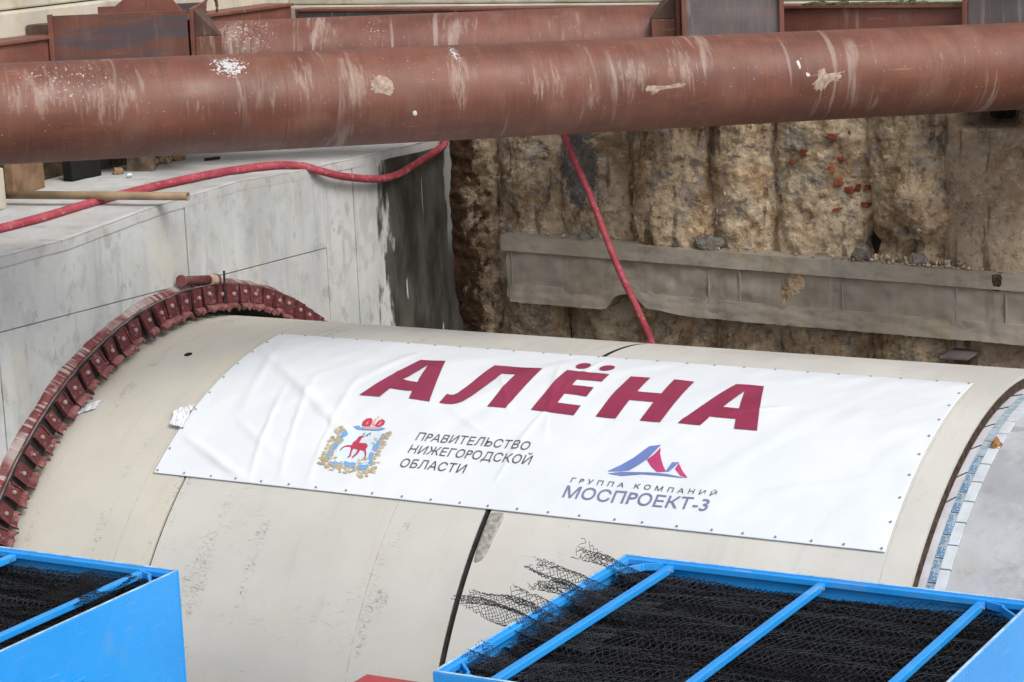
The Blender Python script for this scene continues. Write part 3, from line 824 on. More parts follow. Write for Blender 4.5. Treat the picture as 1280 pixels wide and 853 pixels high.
# ------------------------------------------------------------------ pipe struts
def pipe_obj(name, parent, L, r, mat, wall=0.02, seg=96):
    mb = MB(); nx = 40
    vs = []; fs = []
    for i in range(nx + 1):
        x = -L[0] + (L[0] + L[1]) * i / nx
        for k_ in range(seg):
            a = 2 * math.pi * k_ / seg
            vs.append((x, -r * math.cos(a), r * math.sin(a)))
    for i in range(nx):
        for k_ in range(seg): fs.append((i * seg + k_, i * seg + (k_ + 1) % seg, (i + 1) * seg + (k_ + 1) % seg, (i + 1) * seg + k_))
    fs += [tuple(range(seg)), tuple(range(nx * seg, (nx + 1) * seg))]
    mb.add(vs, fs)
    o = mb.build(name, mat, parent, True)
    return o
def splash(parent, mat, r, outline, lift=0.006, name='mortar_splash', seed=0):
    """thin crust wrapped on a pipe; outline = [(s along pipe, degrees above the horizon)]"""
    c = (sum(p[0] for p in outline) / len(outline), sum(p[1] for p in outline) / len(outline))
    pts = spline([(a, b, 0) for a, b in outline] + [(outline[0][0], outline[0][1], 0)], 7)[:-1]
    N = len(pts); vs = []; fs = []; rings = 6
    for q in range(rings + 1):
        t = q / rings
        for i, p in enumerate(pts):
            jit = 1 + (0.30 * noise.noise(Vector((i * 0.9, seed * 5, 0))) + 0.2 * noise.noise(Vector((i * 2.3, seed * 3, 1))) if q else 0)
            s_ = c[0] + (p.x - c[0]) * t * jit; a = rad(c[1] + (p.y - c[1]) * t * jit)
            rr = r + (lift * (1 - t ** 4) * (1 + 0.5 * noise.noise(Vector((s_ * 40, a * 14, seed)))) if q < rings else -0.002)
            vs.append((s_, -rr * math.cos(a), rr * math.sin(a)))
    for q in range(rings):
        for i in range(N): fs.append((q * N + i, q * N + (i + 1) % N, (q + 1) * N + (i + 1) % N, (q + 1) * N + i))
    mb = MB().add(vs, fs)
    bm = bmesh.new(); me = mb.mesh(name); bm.from_mesh(me)
    bmesh.ops.remove_doubles(bm, verts=bm.verts, dist=0.0003); bm.to_mesh(me); bm.free()
    return link(name, me, mat, parent, smooth=True)

D1 = Vector((1, 1.179, -0.047)).normalized()
ns = empty('steel_strut', 'large rust-red steel pipe strut crossing in front, splashed with cement', 'pipe', (5, 1.582, 9.155))
ns.rotation_euler = (0, math.asin(-D1.z), math.atan2(D1.y, D1.x))
np_ = pipe_obj('pipe', ns, (9.8, 4.0), 0.36, 'rust')
blobs = [('mortar', [(-.075, -5), (-.02, 2), (-.01, 12), (.046, 16), (.07, 8), (.20, 9), (.19, -2), (.10, -4), (.05, -13), (-.03, -13)]),
         ('mortar', [(-3.70, 24), (-3.64, 31), (-3.55, 28), (-3.51, 16), (-3.54, 5), (-3.62, 8), (-3.69, 10)]),
         ('mortar', [(-1.51, -5), (-1.49, 3), (-1.33, 2), (-1.17, 5), (-1.16, 0), (-1.32, -3), (-1.42, -4), (-1.44, -10), (-1.46, -5)]),
         ('mortar_white', [(-.19, 24), (-.17, 27), (-.155, 18), (-.17, 14)]), ('mortar_white', [(-.12, 10), (-.09, 9), (-.08, 5), (-.11, 5)]),
         ('mortar_white', [(-3.38, -15), (-3.35, -14), (-3.34, -20), (-3.37, -20)])]
for s_ in (-4.33, 1.55, -7.6):          # circumferential weld beads
    vs = []; N = 96
    for x_, r_ in ((s_ - .009, .3595), (s_ - .004, .3625), (s_ + .004, .3625), (s_ + .009, .3595)):
        vs += [(x_ + .0015 * math.sin(q * 1.9), -r_ * math.cos(2 * math.pi * q / N), r_ * math.sin(2 * math.pi * q / N)) for q in range(N)]
    MB().add(vs, [(j * N + q, j * N + (q + 1) % N, (j + 1) * N + (q + 1) % N, (j + 1) * N + q) for j in range(3) for q in range(N)]).build('weld_bead', 'rust', ns, True)
for i, (mt, ol) in enumerate(blobs): splash(ns, mt, 0.36, ol, 0.0025, seed=i)
for i, (s_, t0, t1, w_) in enumerate([(-2.98, 45, -20, .007), (-3.79, 40, -10, .006), (-4.18, 38, 0, .006), (-4.69, 42, 18, .005), (-2.35, 8, -16, .007), (-1.95, 16, -8, .006), (-1.05, 30, 12, .006)]):
    ol = [(s_ - w_ * .6, t0), (s_ + w_ * .6, t0 + 2), (s_ + w_ * .8, (t0 * 2 + t1) / 3), (s_ + w_ * .3, t1 + 4), (s_, t1), (s_ - w_ * .3, t1 + 5), (s_ - w_ * .8, (t0 + t1) / 2)]
    splash(ns, 'mortar', 0.36, ol, 0.002, 'cement_drip', seed=20 + i)

D2 = Vector((0.868, 0.495, 0)).normalized()
fs_ = empty('steel_strut', 'shorter rust-red pipe strut between two steel brackets behind the large pipe', 'pipe', (0.6, 3.008, 9.205))
yaw2 = math.atan2(D2.y, D2.x)
fs_.rotation_euler = (0, 0.006, yaw2)
pipe_obj('pipe', fs_, (2.06, 2.37), 0.36, 'rust_far')
for sx, dr in ((-2.075, 1), (2.385, -1)):
    MB().box((sx - 0.016, -0.55, -0.55), (sx + 0.016, 0.55, 0.52)).build('end_plate', 'rust2', fs_, bevel=.004)
    for yy in (-0.42,):
        g = MB().prism([(sx + dr * 0.018, yy, 0.49), (sx + dr * 0.018, yy, 0.26), (sx + dr * 0.235, yy, 0.26)], (0, 0.45, 0))
        g.build('gusset', 'rust_dark', fs_)
    MB().box((min(sx + dr * 0.018, sx + dr * 0.24), -0.44, -0.3), (max(sx + dr * 0.018, sx + dr * 0.24), 0.0, 0.255)).build('saddle', 'rust', fs_, bevel=.004)
# brackets that carry the short strut
def bracket(name, label, s0, s1, parent_axis, side=-0.62, top=0.55, mat='mill'):
    b = empty(name, label, 'bracket', tuple(parent_axis.location), 'strut brackets')
    b.rotation_euler = (0, 0, yaw2)
    MB().box((s0, side - 0.012, -0.50), (s1, side + 0.012, top)).build('side_plate', mat, b, bevel=.004)
    MB().box((s0, 0.50, -0.50), (s1, 0.524, top)).build('side_plate', mat, b, bevel=.004)
    MB().box((s0 + 0.01, side + 0.10, top - 0.13), (s1 - .01, 0.49, top - 0.10)).build('top_plate', 'rust2', b, bevel=.004)
    for s_ in ((s0 + 0.02,) if s0 < 0 else (s0 + 0.02, s1 - 0.02)):
        MB().box((s_ - 0.022, side - 0.06, -0.52), (s_ + 0.022, side - 0.013, top + 0.015)).build('flange', 'rust2', b, bevel=.004)
    return b
b1 = bracket('strut_bracket', 'boxy rusty steel bracket with dark mill scale at the short strut\'s left end', -3.36, -2.10, fs_, top=0.525)
MB().box((-3.60, -0.45, 0.25), (-3.37, -0.25, 0.44)).build('stub_plate', 'rust_dark', b1, bevel=.004)
MB().prism([(-3.0, -0.05, 0.43), (-2.16, -0.05, 0.43), (-2.35, -0.05, 0.66), (-2.75, -0.05, 0.62)], (0, 0.03, 0)).build('stiffener', 'rust2', b1, bevel=.003)
b2 = bracket('strut_bracket', 'boxy grey-brown steel bracket at the right end of the short strut', 2.41, 3.34, fs_, top=0.75, mat='steel_blue')
b3 = empty('strut_bracket', 'dark steel bracket on the waler at the top right corner', 'bracket', (6.0, 4.5, 9.2), 'strut brackets')
MB().box((-0.46, -0.32, -0.38), (0.7, -0.30, 0.60)).build('side_plate', 'steel_blue', b3, bevel=.004)
MB().box((-0.50, -0.36, -0.40), (-0.464, 0.20, 0.62)).build('flange', 'rust2', b3, bevel=.004)
MB().box((0.70, -0.36, -0.40), (0.736, 0.20, 0.62)).build('flange', 'rust2', b3, bevel=.004)

# ================================================================== THE SHIELD
tbm = empty('tunnel_boring_machine', 'cream painted cylindrical steel shield of a tunnel boring machine, carrying the banner', 'shield', (3.5, 0, 0))
OFF = (3.5, 0, 0)
R0 = 3.16
def spart(mb, name, mat, smooth=True, parent=None):
    o = mb.build(name, mat, tbm if parent is None else parent, False, off=OFF if parent is None else (0, 0, 0))
    if smooth:
        me = o.data
        me.polygons.foreach_set('use_smooth', [abs(p.normal.x) < 0.5 for p in me.polygons])
        bm = bmesh.new(); bm.from_mesh(me)
        for e in bm.edges:
            if len(e.link_faces) == 2 and e.calc_face_angle(0) > 0.5: e.smooth = False
        bm.to_mesh(me); bm.free()
    return o
spart(shell(-1.6, 1.352, R0, R0 - 0.08), 'front_shell', 'shield_a')
spart(shell(1.376, 4.030, R0, R0 - 0.08), 'middle_shell', 'shield_b')
spart(shell(4.078, 7.284, R0, R0 - 0.07), 'tail_shell', 'shield_c')
spart(shell(1.2, 1.5, R0 - 0.02, R0 - 0.06), 'joint_ring', 'groove')
spart(shell(3.95, 4.2, R0 - 0.018, R0 - 0.06), 'joint_ring', 'rubber')
# raised rubber bead in the wide joint
spart(shell(4.036, 4.056, R0 - 0.002, R0 - 0.04), 'rubber_seal', 'rubber')
for xw, w_ in ((1.02, .004), (3.30, .006), (7.066, .003), (-0.2, .003)):
    spart(shell(xw, xw + w_, R0 + 0.0012, R0 - 0.01), 'weld_seam', 'seam')
spart(shell(-1.62, -1.55, R0 - 0.10, 0.3), 'face_plate', 'rubber')
# round port in the front skin
mb = MB(); N = 24
for rr, dz in ((0.036, 0.0015), (0.026, 0.002)):
    ring = [cyl(0.51 + rr * math.cos(2 * math.pi * k_ / N), 0.2478 + rr * math.sin(2 * math.pi * k_ / N) / R0, R0 + dz) for k_ in range(N)]
    if rr > 0.03: mb.add(ring, [tuple(range(N))])
    else: core_ring = ring
spart(mb, 'grease_port', 'black', False)
# mortar smear beside the wide joint
def skin_lump(name, mat, pts, lift, parent, off, seed=0, r=R0):
    c = (sum(p[0] for p in pts) / len(pts), sum(p[1] for p in pts) / len(pts))
    out = spline([(a, b, 0) for a, b in pts] + [(pts[0][0], pts[0][1], 0)], 8)[:-1]
    N = len(out); rings = 10; vs = []; fs = []
    for q in range(rings + 1):
        t = q / rings
        for p in out:
            x = c[0] + (p.x - c[0]) * t; th = c[1] + (p.y - c[1]) * t
            wv = 0.5 * math.sin(th * 190 + x * 25) * 0.18
            d = lift * (1 - t ** 6) * (1 + wv + 0.6 * noise.noise(Vector((x * 25, th * 60, seed)))) if q < rings else -0.003
            vs.append(cyl(x, th, r + d))
    for q in range(rings):
        for i in range(N): fs.append((q * N + i, q * N + (i + 1) % N, (q + 1) * N + (i + 1) % N, (q + 1) * N + i))
    me = MB().add(vs, fs).mesh(name)
    bm = bmesh.new(); bm.from_mesh(me); bmesh.ops.remove_doubles(bm, verts=bm.verts, dist=0.0003); bm.to_mesh(me); bm.free()
    o = link(name, me, mat, parent, smooth=True); o.location = tuple(-v for v in off)
    return o
skin_lump('mortar_smear', 'mortar_grey', [(4.085, .706), (4.185, .706), (4.195, .74), (4.185, .78), (4.165, .822), (4.12, .838), (4.088, .832), (4.075, .76)], 0.016, tbm, OFF, 3)
# tail end: groove, white seal plates, wires, labelled strips and blocks
T0, T1 = -0.62, 1.45
spart(shell(7.2845, 7.296, R0 - 0.028, 3.072, 120, T0, T1), 'end_ring', 'groove')
spart(shell(7.05, 7.262, 3.070, 3.02, 120, T0, T1), 'tail_groove', 'groove')
spart(shell(7.262, 7.346, 3.058, 3.02, 120, T0, T1), 'seal_plate', 'brush_white')
mb = MB()
wire = MB().tube([(0, 0, 0), (0.5, 0, 0), (1, 0, 0)], 0.5, 6)
th = T0 + 0.02; i = 0
while th < 0.56:
    pts = [cyl(7.258 + (7.345 - 7.258) * t, th - 0.031 * t, 3.0615) for t in (0, .25, .5, .75, 1)]
    w_ = MB().tube(pts, 0.0035, 6)
    w_.build('wire', 'black', tbm, True, off=OFF)
    th += random.uniform(.07, .11)
# labelled strips and white blocks, one by one
def arc_block(name, mat, x0, x1, t0, t1, r0, r1):
    o = shell(x0, x1, r1, r0, 4, t0, t1).build(name, mat, tbm, bevel=.002, off=OFF)
    return o
def text_mesh(body, offset=0.0, font=None, spacing=1.0, shear=0.0):
    cu = bpy.data.curves.new('t', 'FONT'); cu.body = body; cu.offset = offset; cu.space_character = spacing; cu.shear = shear
    cu.resolution_u = 4
    ob = bpy.data.objects.new('t', cu); COL.objects.link(ob)
    dg = bpy.context.evaluated_depsgraph_get(); ev = ob.evaluated_get(dg)
    me = ev.to_mesh()
    v = np.array([tuple(q.co)[:2] for q in me.vertices]) if len(me.vertices) else np.zeros((0, 2))
    f = [tuple(p.vertices) for p in me.polygons]
    ev.to_mesh_clear(); bpy.data.objects.remove(ob); bpy.data.curves.remove(cu)
    return v, f
glyphs = [text_mesh(ch, 0.018) for ch in '对贴']
step = 0.0635; th = T0 + 0.03; i = 0
while th < T1 - step:
    s_ = arc_block('label_strip', 'block_blue', 7.347, 7.404, th, th + step - 0.003, 3.02, 3.062)
    arc_block('seal_block', 'block_white', 7.406, 7.478, th + 0.028, th + 0.028 + step - 0.003, 3.02, 3.066)
    if th > 0.30:
        mb = MB()
        for gi, (v, f) in enumerate(glyphs):
            if len(v) == 0: continue
            lo, hi = v.min(0), v.max(0)
            u = (v - lo) / (hi - lo)
            pts = [cyl(7.349 + 0.053 * a, th + step * (0.48 * (gi + 1) - 0.02) - (step * 0.43) * b, 3.0632) for a, b in u]
            mb.add(pts, f)
        mb.build('lettering', 'ink_blue', s_)
        bpy.context.view_layer.objects.active = None
    th += step; i += 1
for o in [x for x in bpy.data.objects if x.name.startswith('lettering')]:
    o.location = (0, 0, 0); o.matrix_parent_inverse = Matrix.Translation((-3.5, 0, 0))
rock('rusty_bolt', 'rust_blob', (0, 0, 0), (0.035, 0.05, 0.05), tbm, 5, 3, 0.5).location = Vector(cyl(7.445, 0.312, 3.06)) - Vector(OFF)
lin = empty('tunnel_lining', 'smooth grey concrete lining ring emerging at the right end of the shield', 'lining', (9, 0, 0))
spart(shell(7.480, 11.5, 3.054, 2.75, 160), 'ring_segment', 'lining', parent=lin).location = (-9, 0, 0)

# ================================================================== BANNER
RB = R0 + 0.010
folds = [((1.184, .2054), (2.48, .5049), .050, .016), ((1.303, .6021), (1.909, .6939), .040, .014), ((1.93, .35), (2.185, .64), .035, .007), ((2.30, .33), (2.45, .64), .035, .006),
         ((1.75, .40), (1.95, .68), .03, .006), ((3.38, .42), (3.70, .48), .03, .006), ((2.6, .10), (2.30, .33), .05, .006), ((3.9, .20), (4.15, .42), .03, .007), ((4.12, .12), (4.02, .60), .025, .005),
         ((5.25, .36), (5.80, .29), .02, .007), ((5.9, .60), (6.7, .52), .06, .006), ((4.75, .40), (5.2, .43), .04, .005), ((3.55, .28), (3.72, .36), .02, .006), ((2.60, .27), (2.80, .33), .02, .006), ((1.25, .15), (1.5, .45), .05, .006), ((1.5, .5), (2.0, .6), .04, .006)]
def bh(x, th):
    h = 0.0
    s_ = th * R0
    for (xa, ta), (xb, tb), w_, a in folds:
        ya, yb = ta * R0, tb * R0
        dx, dy = xb - xa, yb - ya; L2 = dx * dx + dy * dy
        t = ((x - xa) * dx + (s_ - ya) * dy) / L2
        tc = min(1, max(0, t)); ex = max(0, abs(t - tc)) * math.sqrt(L2)
        d = ((x - xa) * dy - (s_ - ya) * dx) / math.sqrt(L2)
        h += 1.5 * a * math.exp(-(d / w_) ** 2) * math.exp(-(ex / 0.15) ** 2) * (1 - 0.5 * abs(2 * tc - 1))
    h += 0.010 * noise.noise(Vector((x * 1.5, s_ * 2.2, 4))) + 0.006 * noise.noise(Vector((x * 5 + s_ * 3, s_ * 3 - x, 1)))
    # eyelet lacing holds the edges down
    e = min((x - 1.06) / .12, (7.055 - x) / .12, (th - .069) / .035, (.704 - th) / .035)
    return 0.004 + max(-0.002, h) * min(1, max(0.1, e))
BX0, BX1, BT0, BT1 = 1.064, 7.052, 0.0705, 0.702
nu, nv = 600, 190
P = np.zeros((nu, nv, 3))
for i in range(nu):
    for j in range(nv):
        u, v = i / (nu - 1), j / (nv - 1)
        x = BX0 + (BX1 - BX0) * u; th = BT0 + (BT1 - BT0) * v
        P[i, j] = cyl(x, th, RB + bh(x, th))
ban = link('banner', grid_mesh('banner', P), 'banner', None, smooth=True)
sm = ban.modifiers.new('thick', 'SOLIDIFY'); sm.thickness = 0.002; sm.offset = 1
tag(ban, 'white vinyl banner with crimson name lettering laced over the cream shield', 'banner')

def wrap(polys, name, mat, parent, lift=0.003, raw=None, grid=0.05):
    """print laid on the banner: polys = [[outer, hole, ...], ...] in (x, theta)"""
    bm = bmesh.new()
    if raw:
        v, f = raw
        vs = [bm.verts.new((a, b, 0)) for a, b in v]
        for q in f:
            try: bm.faces.new([vs[i] for i in q])
            except ValueError: pass
    else:
        for loops in polys:
            vv = [[Vector((a, b * R0, 0)) for a, b in lp] for lp in loops]
            flat = [q for lp in vv for q in lp]
            vs = [bm.verts.new(q) for q in flat]
            for t in tessellate_polygon(vv):
                try: bm.faces.new([vs[i] for i in t])
                except ValueError: pass
    xs = [v.co.x for v in bm.verts]; ys = [v.co.y for v in bm.verts]
    for ax, lo, hi in ((0, min(xs), max(xs)), (1, min(ys), max(ys))):
        c = math.floor(lo / grid) * grid + grid
        while c < hi:
            pl = [0, 0, 0]; pl[ax] = c; no = [0, 0, 0]; no[ax] = 1
            bmesh.ops.bisect_plane(bm, geom=bm.verts[:] + bm.edges[:] + bm.faces[:], plane_co=pl, plane_no=no, dist=1e-5)
            c += grid
    for v in bm.verts:
        x, th = v.co.x, v.co.y / R0
        v.co = cyl(x, th, RB + 0.002 + bh(x, th) + lift)
    for f in bm.faces:
        f.smooth = True
    bmesh.ops.recalc_face_normals(bm, faces=bm.faces)
    me = bpy.data.meshes.new(name); bm.to_mesh(me); bm.free()
    return link(name, me, mat, parent)

TP, BT = 0.188, 0.3850
A1 = [[(2.442, BT), (2.653, TP), (2.881, TP), (3.080, BT), (2.889, BT), (2.861, .3465), (2.655, .3435), (2.627, BT)], [(2.768, .2137), (2.833, .3044), (2.695, .3015)]]
A2 = [[(a + 2.718, b) for a, b in A1[0]], [(a + 2.718, b) for a, b in A1[1]]]
A1[0] = [(2.442, .3815), (2.655, .1885), (2.881, .1868), (3.080, .3835), (2.888, .3785), (2.863, .3465), (2.653, .342), (2.627, .3812)]
A2 = [[(5.373, .1924), (5.588, .190), (5.790, .388), (5.612, .388), (5.578, .350), (5.376, .3505), (5.347, .3865), (5.167, .3848)], [(5.482, .2248), (5.550, .3090), (5.421, .3067)]]
Lp = [[(3.32, .1863), (3.749, .1885), (3.746, .3826), (3.583, .3815), (3.584, .231), (3.459, .2285), (3.452, .2569), (3.425, .3), (3.389, .3454), (3.353, .3711), (3.32, .3800), (3.279, .3848), (3.22, .3855), (3.168, .3842), (3.168, .3449), (3.200, .347), (3.228, .3464), (3.251, .3367), (3.28, .30), (3.305, .245)]]
Ep = [[(3.958, .1874), (4.327, .191), (4.327, .2335), (4.122, .2331), (4.122, .2620), (4.311, .2660), (4.311, .3065), (4.121, .3020), (4.121, .3425), (4.325, .347), (4.326, .3877), (3.955, .3800)]]
def ell(cx, ct, rx, rt, n=22): return [[(cx + rx * math.cos(2 * math.pi * i / n), ct + rt * math.sin(2 * math.pi * i / n)) for i in range(n)]]
Hp = [[(4.505, .1905), (4.668, .1900), (4.673, .2655), (4.868, .2655), (4.864, .1885), (5.035, .193), (5.030, .3872), (4.868, .3880), (4.864, .3065), (4.668, .3063), (4.670, .3872), (4.503, .385)]]
for nm, pol in (('letter', [A1]), ('letter', [Lp]), ('letter', [Ep, ell(4.040, .1505, .058, .020), ell(4.245, .1520, .060, .019)]), ('letter', [Hp]), ('letter', [A2])):
    wrap(pol, nm, 'crimson', ban, 0.0035, grid=0.015)
def line_text(body, x0, x1, tbase, cap, mat, offset=0.0, spacing=1.0, name='caption', capchar='П', t1=None):
    v, f = text_mesh(body, offset, None, spacing)
    vc, _ = text_mesh(capchar, offset)
    if len(v) == 0: return
    h = vc[:, 1].max() - max(0, vc[:, 1].min())
    lo, hi = v[:, 0].min(), v[:, 0].max()
    t1 = tbase if t1 is None else t1
    out = []
    for a, b in v:
        u = (a - lo) / (hi - lo)
        out.append((x0 + (x1 - x0) * u, (tbase + (t1 - tbase) * u) * R0 - b / h * cap))
    return wrap(None, name, mat, ban, 0.0035, raw=(out, f), grid=0.03)
line_text('ПPАВИТЕЛЬСТВО', 3.183, 4.145, .5240, .085, 'text_grey', 0.0)
line_text('НИЖЕГОPОДСКОЙ', 3.183, 4.215, .5665, .085, 'text_grey', 0.0, capchar='Н')
line_text('ОБЛАСТИ', 3.176, 3.728, .6115, .085, 'text_grey', 0.0)
line_text('МОСПPОЕКТ-3', 4.594, 5.716, .6500, .106, 'text_blue', 0.008, capchar='М', t1=.6490)
tag(line_text('ГPУППА КОМПАНИЙ', 4.602, 5.735, .6060, .044, 'text_grey', 0.008, 1.75, capchar='Г'), kind='stuff')
# mountain logo
lg = wrap([[[(4.846, .5639), (4.929, .5404), (4.993, .5162), (5.063, .4745), (5.144, .4655), (5.097, .5145), (5.052, .5365), (5.006, .5541), (4.93, .5600)]]], 'logo', 'logo_blue', ban, 0.0035)
wrap([[[(5.152, .4746), (5.170, .4930), (5.205, .5128), (5.245, .5320), (5.286, .548), (5.22, .5514), (5.155, .536), (5.098, .517), (5.130, .498)]]], 'peak', 'logo_pink', lg, 0.0035)
wrap([[[(5.282, .5472), (5.295, .5176), (5.351, .5154), (5.308, .5471)]]], 'peak', 'logo_blue', lg, 0.0035)
wrap([[[(5.35, .5193), (5.405, .541), (5.469, .5603), (5.405, .555), (5.342, .5364)]]], 'peak', 'logo_pink', lg, 0.0035)
wrap([[[(4.854, .5701), (4.955, .5607), (5.16, .5551), (5.3, .5544), (5.471, .5616), (5.308, .561), (5.111, .5626), (4.97, .5726)]]], 'swoosh', 'logo_blue', lg, 0.0035)
# coat of arms
EC = ((2.14, .4577), (2.892, .4288), (3.236, .6471), (2.498, .6733))
def em(pts):
    out = []
    for a, b in pts:
        u, v = a / 1104, b / 853
        w00, w10, w11, w01 = (1 - u) * (1 - v), u * (1 - v), u * v, (1 - u) * v
        out.append((sum(w * c[0] for w, c in zip((w00, w10, w11, w01), EC)), sum(w * c[1] for w, c in zip((w00, w10, w11, w01), EC))))
    return out
eb = wrap([[em([(430, 270), (560, 255), (880, 290), (850, 420), (780, 560), (740, 660), (480, 690), (300, 650), (340, 480)])]], 'emblem', 'emb_field', ban, 0.0022)
path = spline([(455, 300, 0), (385, 360, 0), (325, 440, 0), (265, 540, 0), (200, 628, 0), (300, 688, 0), (420, 680, 0), (540, 696, 0), (640, 722, 0), (745, 690, 0), (765, 570, 0), (825, 470, 0), (880, 390, 0), (930, 325, 0)], 6)
band = []
for q, (p0, p1) in enumerate(zip(path[:-1], path[1:])):
    if q % 9 in (7, 8): continue                      # the ribbon is broken by leaves
    d = (p1 - p0).normalized(); nn_ = Vector((-d.y, d.x, 0)) * (27 + 6 * math.sin(q * 1.1)); ex = d * 3
    band.append([em([tuple((p0 - ex - nn_)[:2]), tuple((p1 + ex - nn_)[:2]), tuple((p1 + ex + nn_)[:2]), tuple((p0 - ex + nn_)[:2])])])
band.append([em([(535, 215), (600, 203), (640, 235), (740, 232), (830, 248), (880, 225), (940, 245), (850, 272), (720, 262), (600, 260)])])
band.append([em([(410, 275), (440, 262), (470, 300), (455, 335), (420, 325)])])
tag(wrap(band, 'ribbon', 'emb_blue', eb, 0.0046), kind='stuff')
cen = Vector((590, 500, 0))
lv, lv2 = [], []
rl = random.Random(4)
for q in range(0, len(path), 1):
    for side in ((1, 1, 0) if q % 2 else (1, -1)):
        p = path[q]; out_ = (p - cen).normalized()
        c_ = p + out_ * side * rl.uniform(20, 105) + Vector((rl.uniform(-14, 14), rl.uniform(-10, 10), 0))
        if side < 0 and rl.random() < .6: continue
        n_ = 8; ph = rl.uniform(0, 6); ra, rb_ = rl.uniform(18, 30), rl.uniform(11, 18)
        pl = em([(c_.x + ra * (1 + .3 * math.sin(3 * t_ + ph)) * math.cos(t_ * 2 * math.pi / n_ + ph), c_.y + rb_ * (1 + .3 * math.cos(3 * t_)) * math.sin(t_ * 2 * math.pi / n_ + ph)) for t_ in range(n_)])
        (lv if rl.random() < .62 else lv2).append([pl])
tag(wrap(lv, 'leaf_wreath', 'emb_gold', eb, 0.0042), kind='stuff')
tag(wrap(lv2, 'leaf_wreath', 'emb_tan', eb, 0.0050), kind='stuff')
deer = [(600, 350), (650, 335), (668, 355), (640, 372), (628, 400), (612, 430), (690, 433), (718, 455), (714, 480), (692, 510), (700, 545), (694, 600), (668, 622), (655, 612), (680, 592), (672, 530), (622, 518), (592, 562), (525, 614), (513, 604), (568, 555), (592, 514), (540, 502), (516, 545), (504, 592), (470, 610), (460, 600), (486, 583), (498, 540), (508, 500), (503, 484), (450, 478), (412, 494), (376, 528), (366, 518), (405, 480), (450, 460), (520, 458), (532, 425), (582, 385), (596, 365)]
wrap([[em(deer)]], 'deer', 'emb_red', eb, 0.0042)
ant = [[(650, 338), (660, 338), (692, 300), (684, 297)], [(660, 350), (672, 352), (765, 300), (756, 294)], [(700, 330), (712, 350), (720, 346), (712, 326)], [(735, 312), (742, 336), (750, 330), (744, 308)], [(672, 312), (660, 305), (656, 312), (668, 320)]]
wrap([[em(p)] for p in ant], 'antler', 'text_grey', eb, 0.0046)
wrap([[em(p)] for p in ([(640, 195), (650, 150), (700, 110), (752, 100), (770, 120), (772, 160), (742, 215), (670, 212)], [(800, 205), (840, 140), (895, 112), (930, 145), (915, 190), (855, 222)])], 'crown', 'emb_red', eb, 0.0042)
wrap([[em(p)] for p in ([(645, 214), (855, 226), (850, 250), (700, 250), (640, 236)], [(770, 190), (800, 110), (815, 112), (800, 205)], [(690, 185), (715, 150), (725, 155), (705, 195)], [(840, 195), (880, 150), (888, 158), (855, 205)])], 'crown_band', 'emb_pink', eb, 0.0050)
wrap([[em(p)] for p in ([(822, 110), (846, 66), (856, 70), (836, 114)], [(828, 80), (862, 88), (860, 94), (826, 87)])], 'crown_cross', 'emb_gold', eb, 0.0050)
# eyelets along the hem
N = 12; ev = []; ef = []
for q in range(N):
    a = 2 * math.pi * q / N
    ev += [(0.010 * math.cos(a), 0.010 * math.sin(a), 0), (0.0085 * math.cos(a), 0.0085 * math.sin(a), 0.003), (0.004 * math.cos(a), 0.004 * math.sin(a), 0.0012)]
for q in range(N):
    b_, c_ = 3 * q, 3 * ((q + 1) % N)
    ef += [(b_, c_, c_ + 1, b_ + 1), (b_ + 1, c_ + 1, c_ + 2, b_ + 2)]
ef.append(tuple(3 * q + 2 for q in range(N)))
eye_me = MB().add(ev, ef).mesh('eyelet')
MAT['eyelet'] = plain('dull_eyelet', (0.30, 0.30, 0.32), 0.5, 0.5, 0.5)
spots = [(BX0 + 0.03 + (BX1 - BX0 - 0.06) * i / 24, t) for i in range(25) for t in (BT0 + .008, BT1 - .008)] + [(x, BT0 + .008 + (BT1 - BT0 - .016) * i / 9) for i in range(1, 9) for x in (BX0 + .03, BX1 - .03)]
for x, th in spots:
    x += random.uniform(-.02, .02) if BX0 + .05 < x < BX1 - .05 else 0
    o = link('eyelet', eye_me, 'eyelet', ban)
    o.location = cyl(x, th, RB + bh(x, th) + 0.003); o.rotation_euler = (th, 0, 0)

# scraps of paper and plastic on the skin
def scrap(name, corners, mat, label, cat, seed, amp=0.012, nn=16, mm=9):
    P = np.zeros((nn, mm, 3))
    (a, b, c, d) = corners
    for i in range(nn):
        for j in range(mm):
            u, v = i / (nn - 1), j / (mm - 1)
            x = (a[0] * (1 - u) + b[0] * u) * (1 - v) + (d[0] * (1 - u) + c[0] * u) * v + 0.008 * noise.noise(Vector((u * 6, v * 6, seed)))
            th = (a[1] * (1 - u) + b[1] * u) * (1 - v) + (d[1] * (1 - u) + c[1] * u) * v + 0.003 * noise.noise(Vector((u * 7, v * 5, seed + 9)))
            P[i, j] = cyl(x, th, R0 + 0.004 + amp * abs(noise.noise(Vector((u * 5, v * 4, seed + 3)))) + amp)
    o = link(name, grid_mesh(name, P), mat, None, smooth=False)
    s_ = o.modifiers.new('thick', 'SOLIDIFY'); s_.thickness = 0.0015
    return tag(o, label, cat)
tape = scrap('tape_scrap', [(-.115, .535), (.140, .488), (.150, .520), (-.105, .568)], 'paper', 'torn strip of white tape stuck to the shield beside the maroon ring', 'tape', 2)
scrap('plastic_scrap', [(.925, .505), (1.075, .475), (1.10, .56), (.975, .555)], 'paper', 'crumpled white plastic scrap tucked under the left edge of the banner', 'plastic', 7, 0.03)

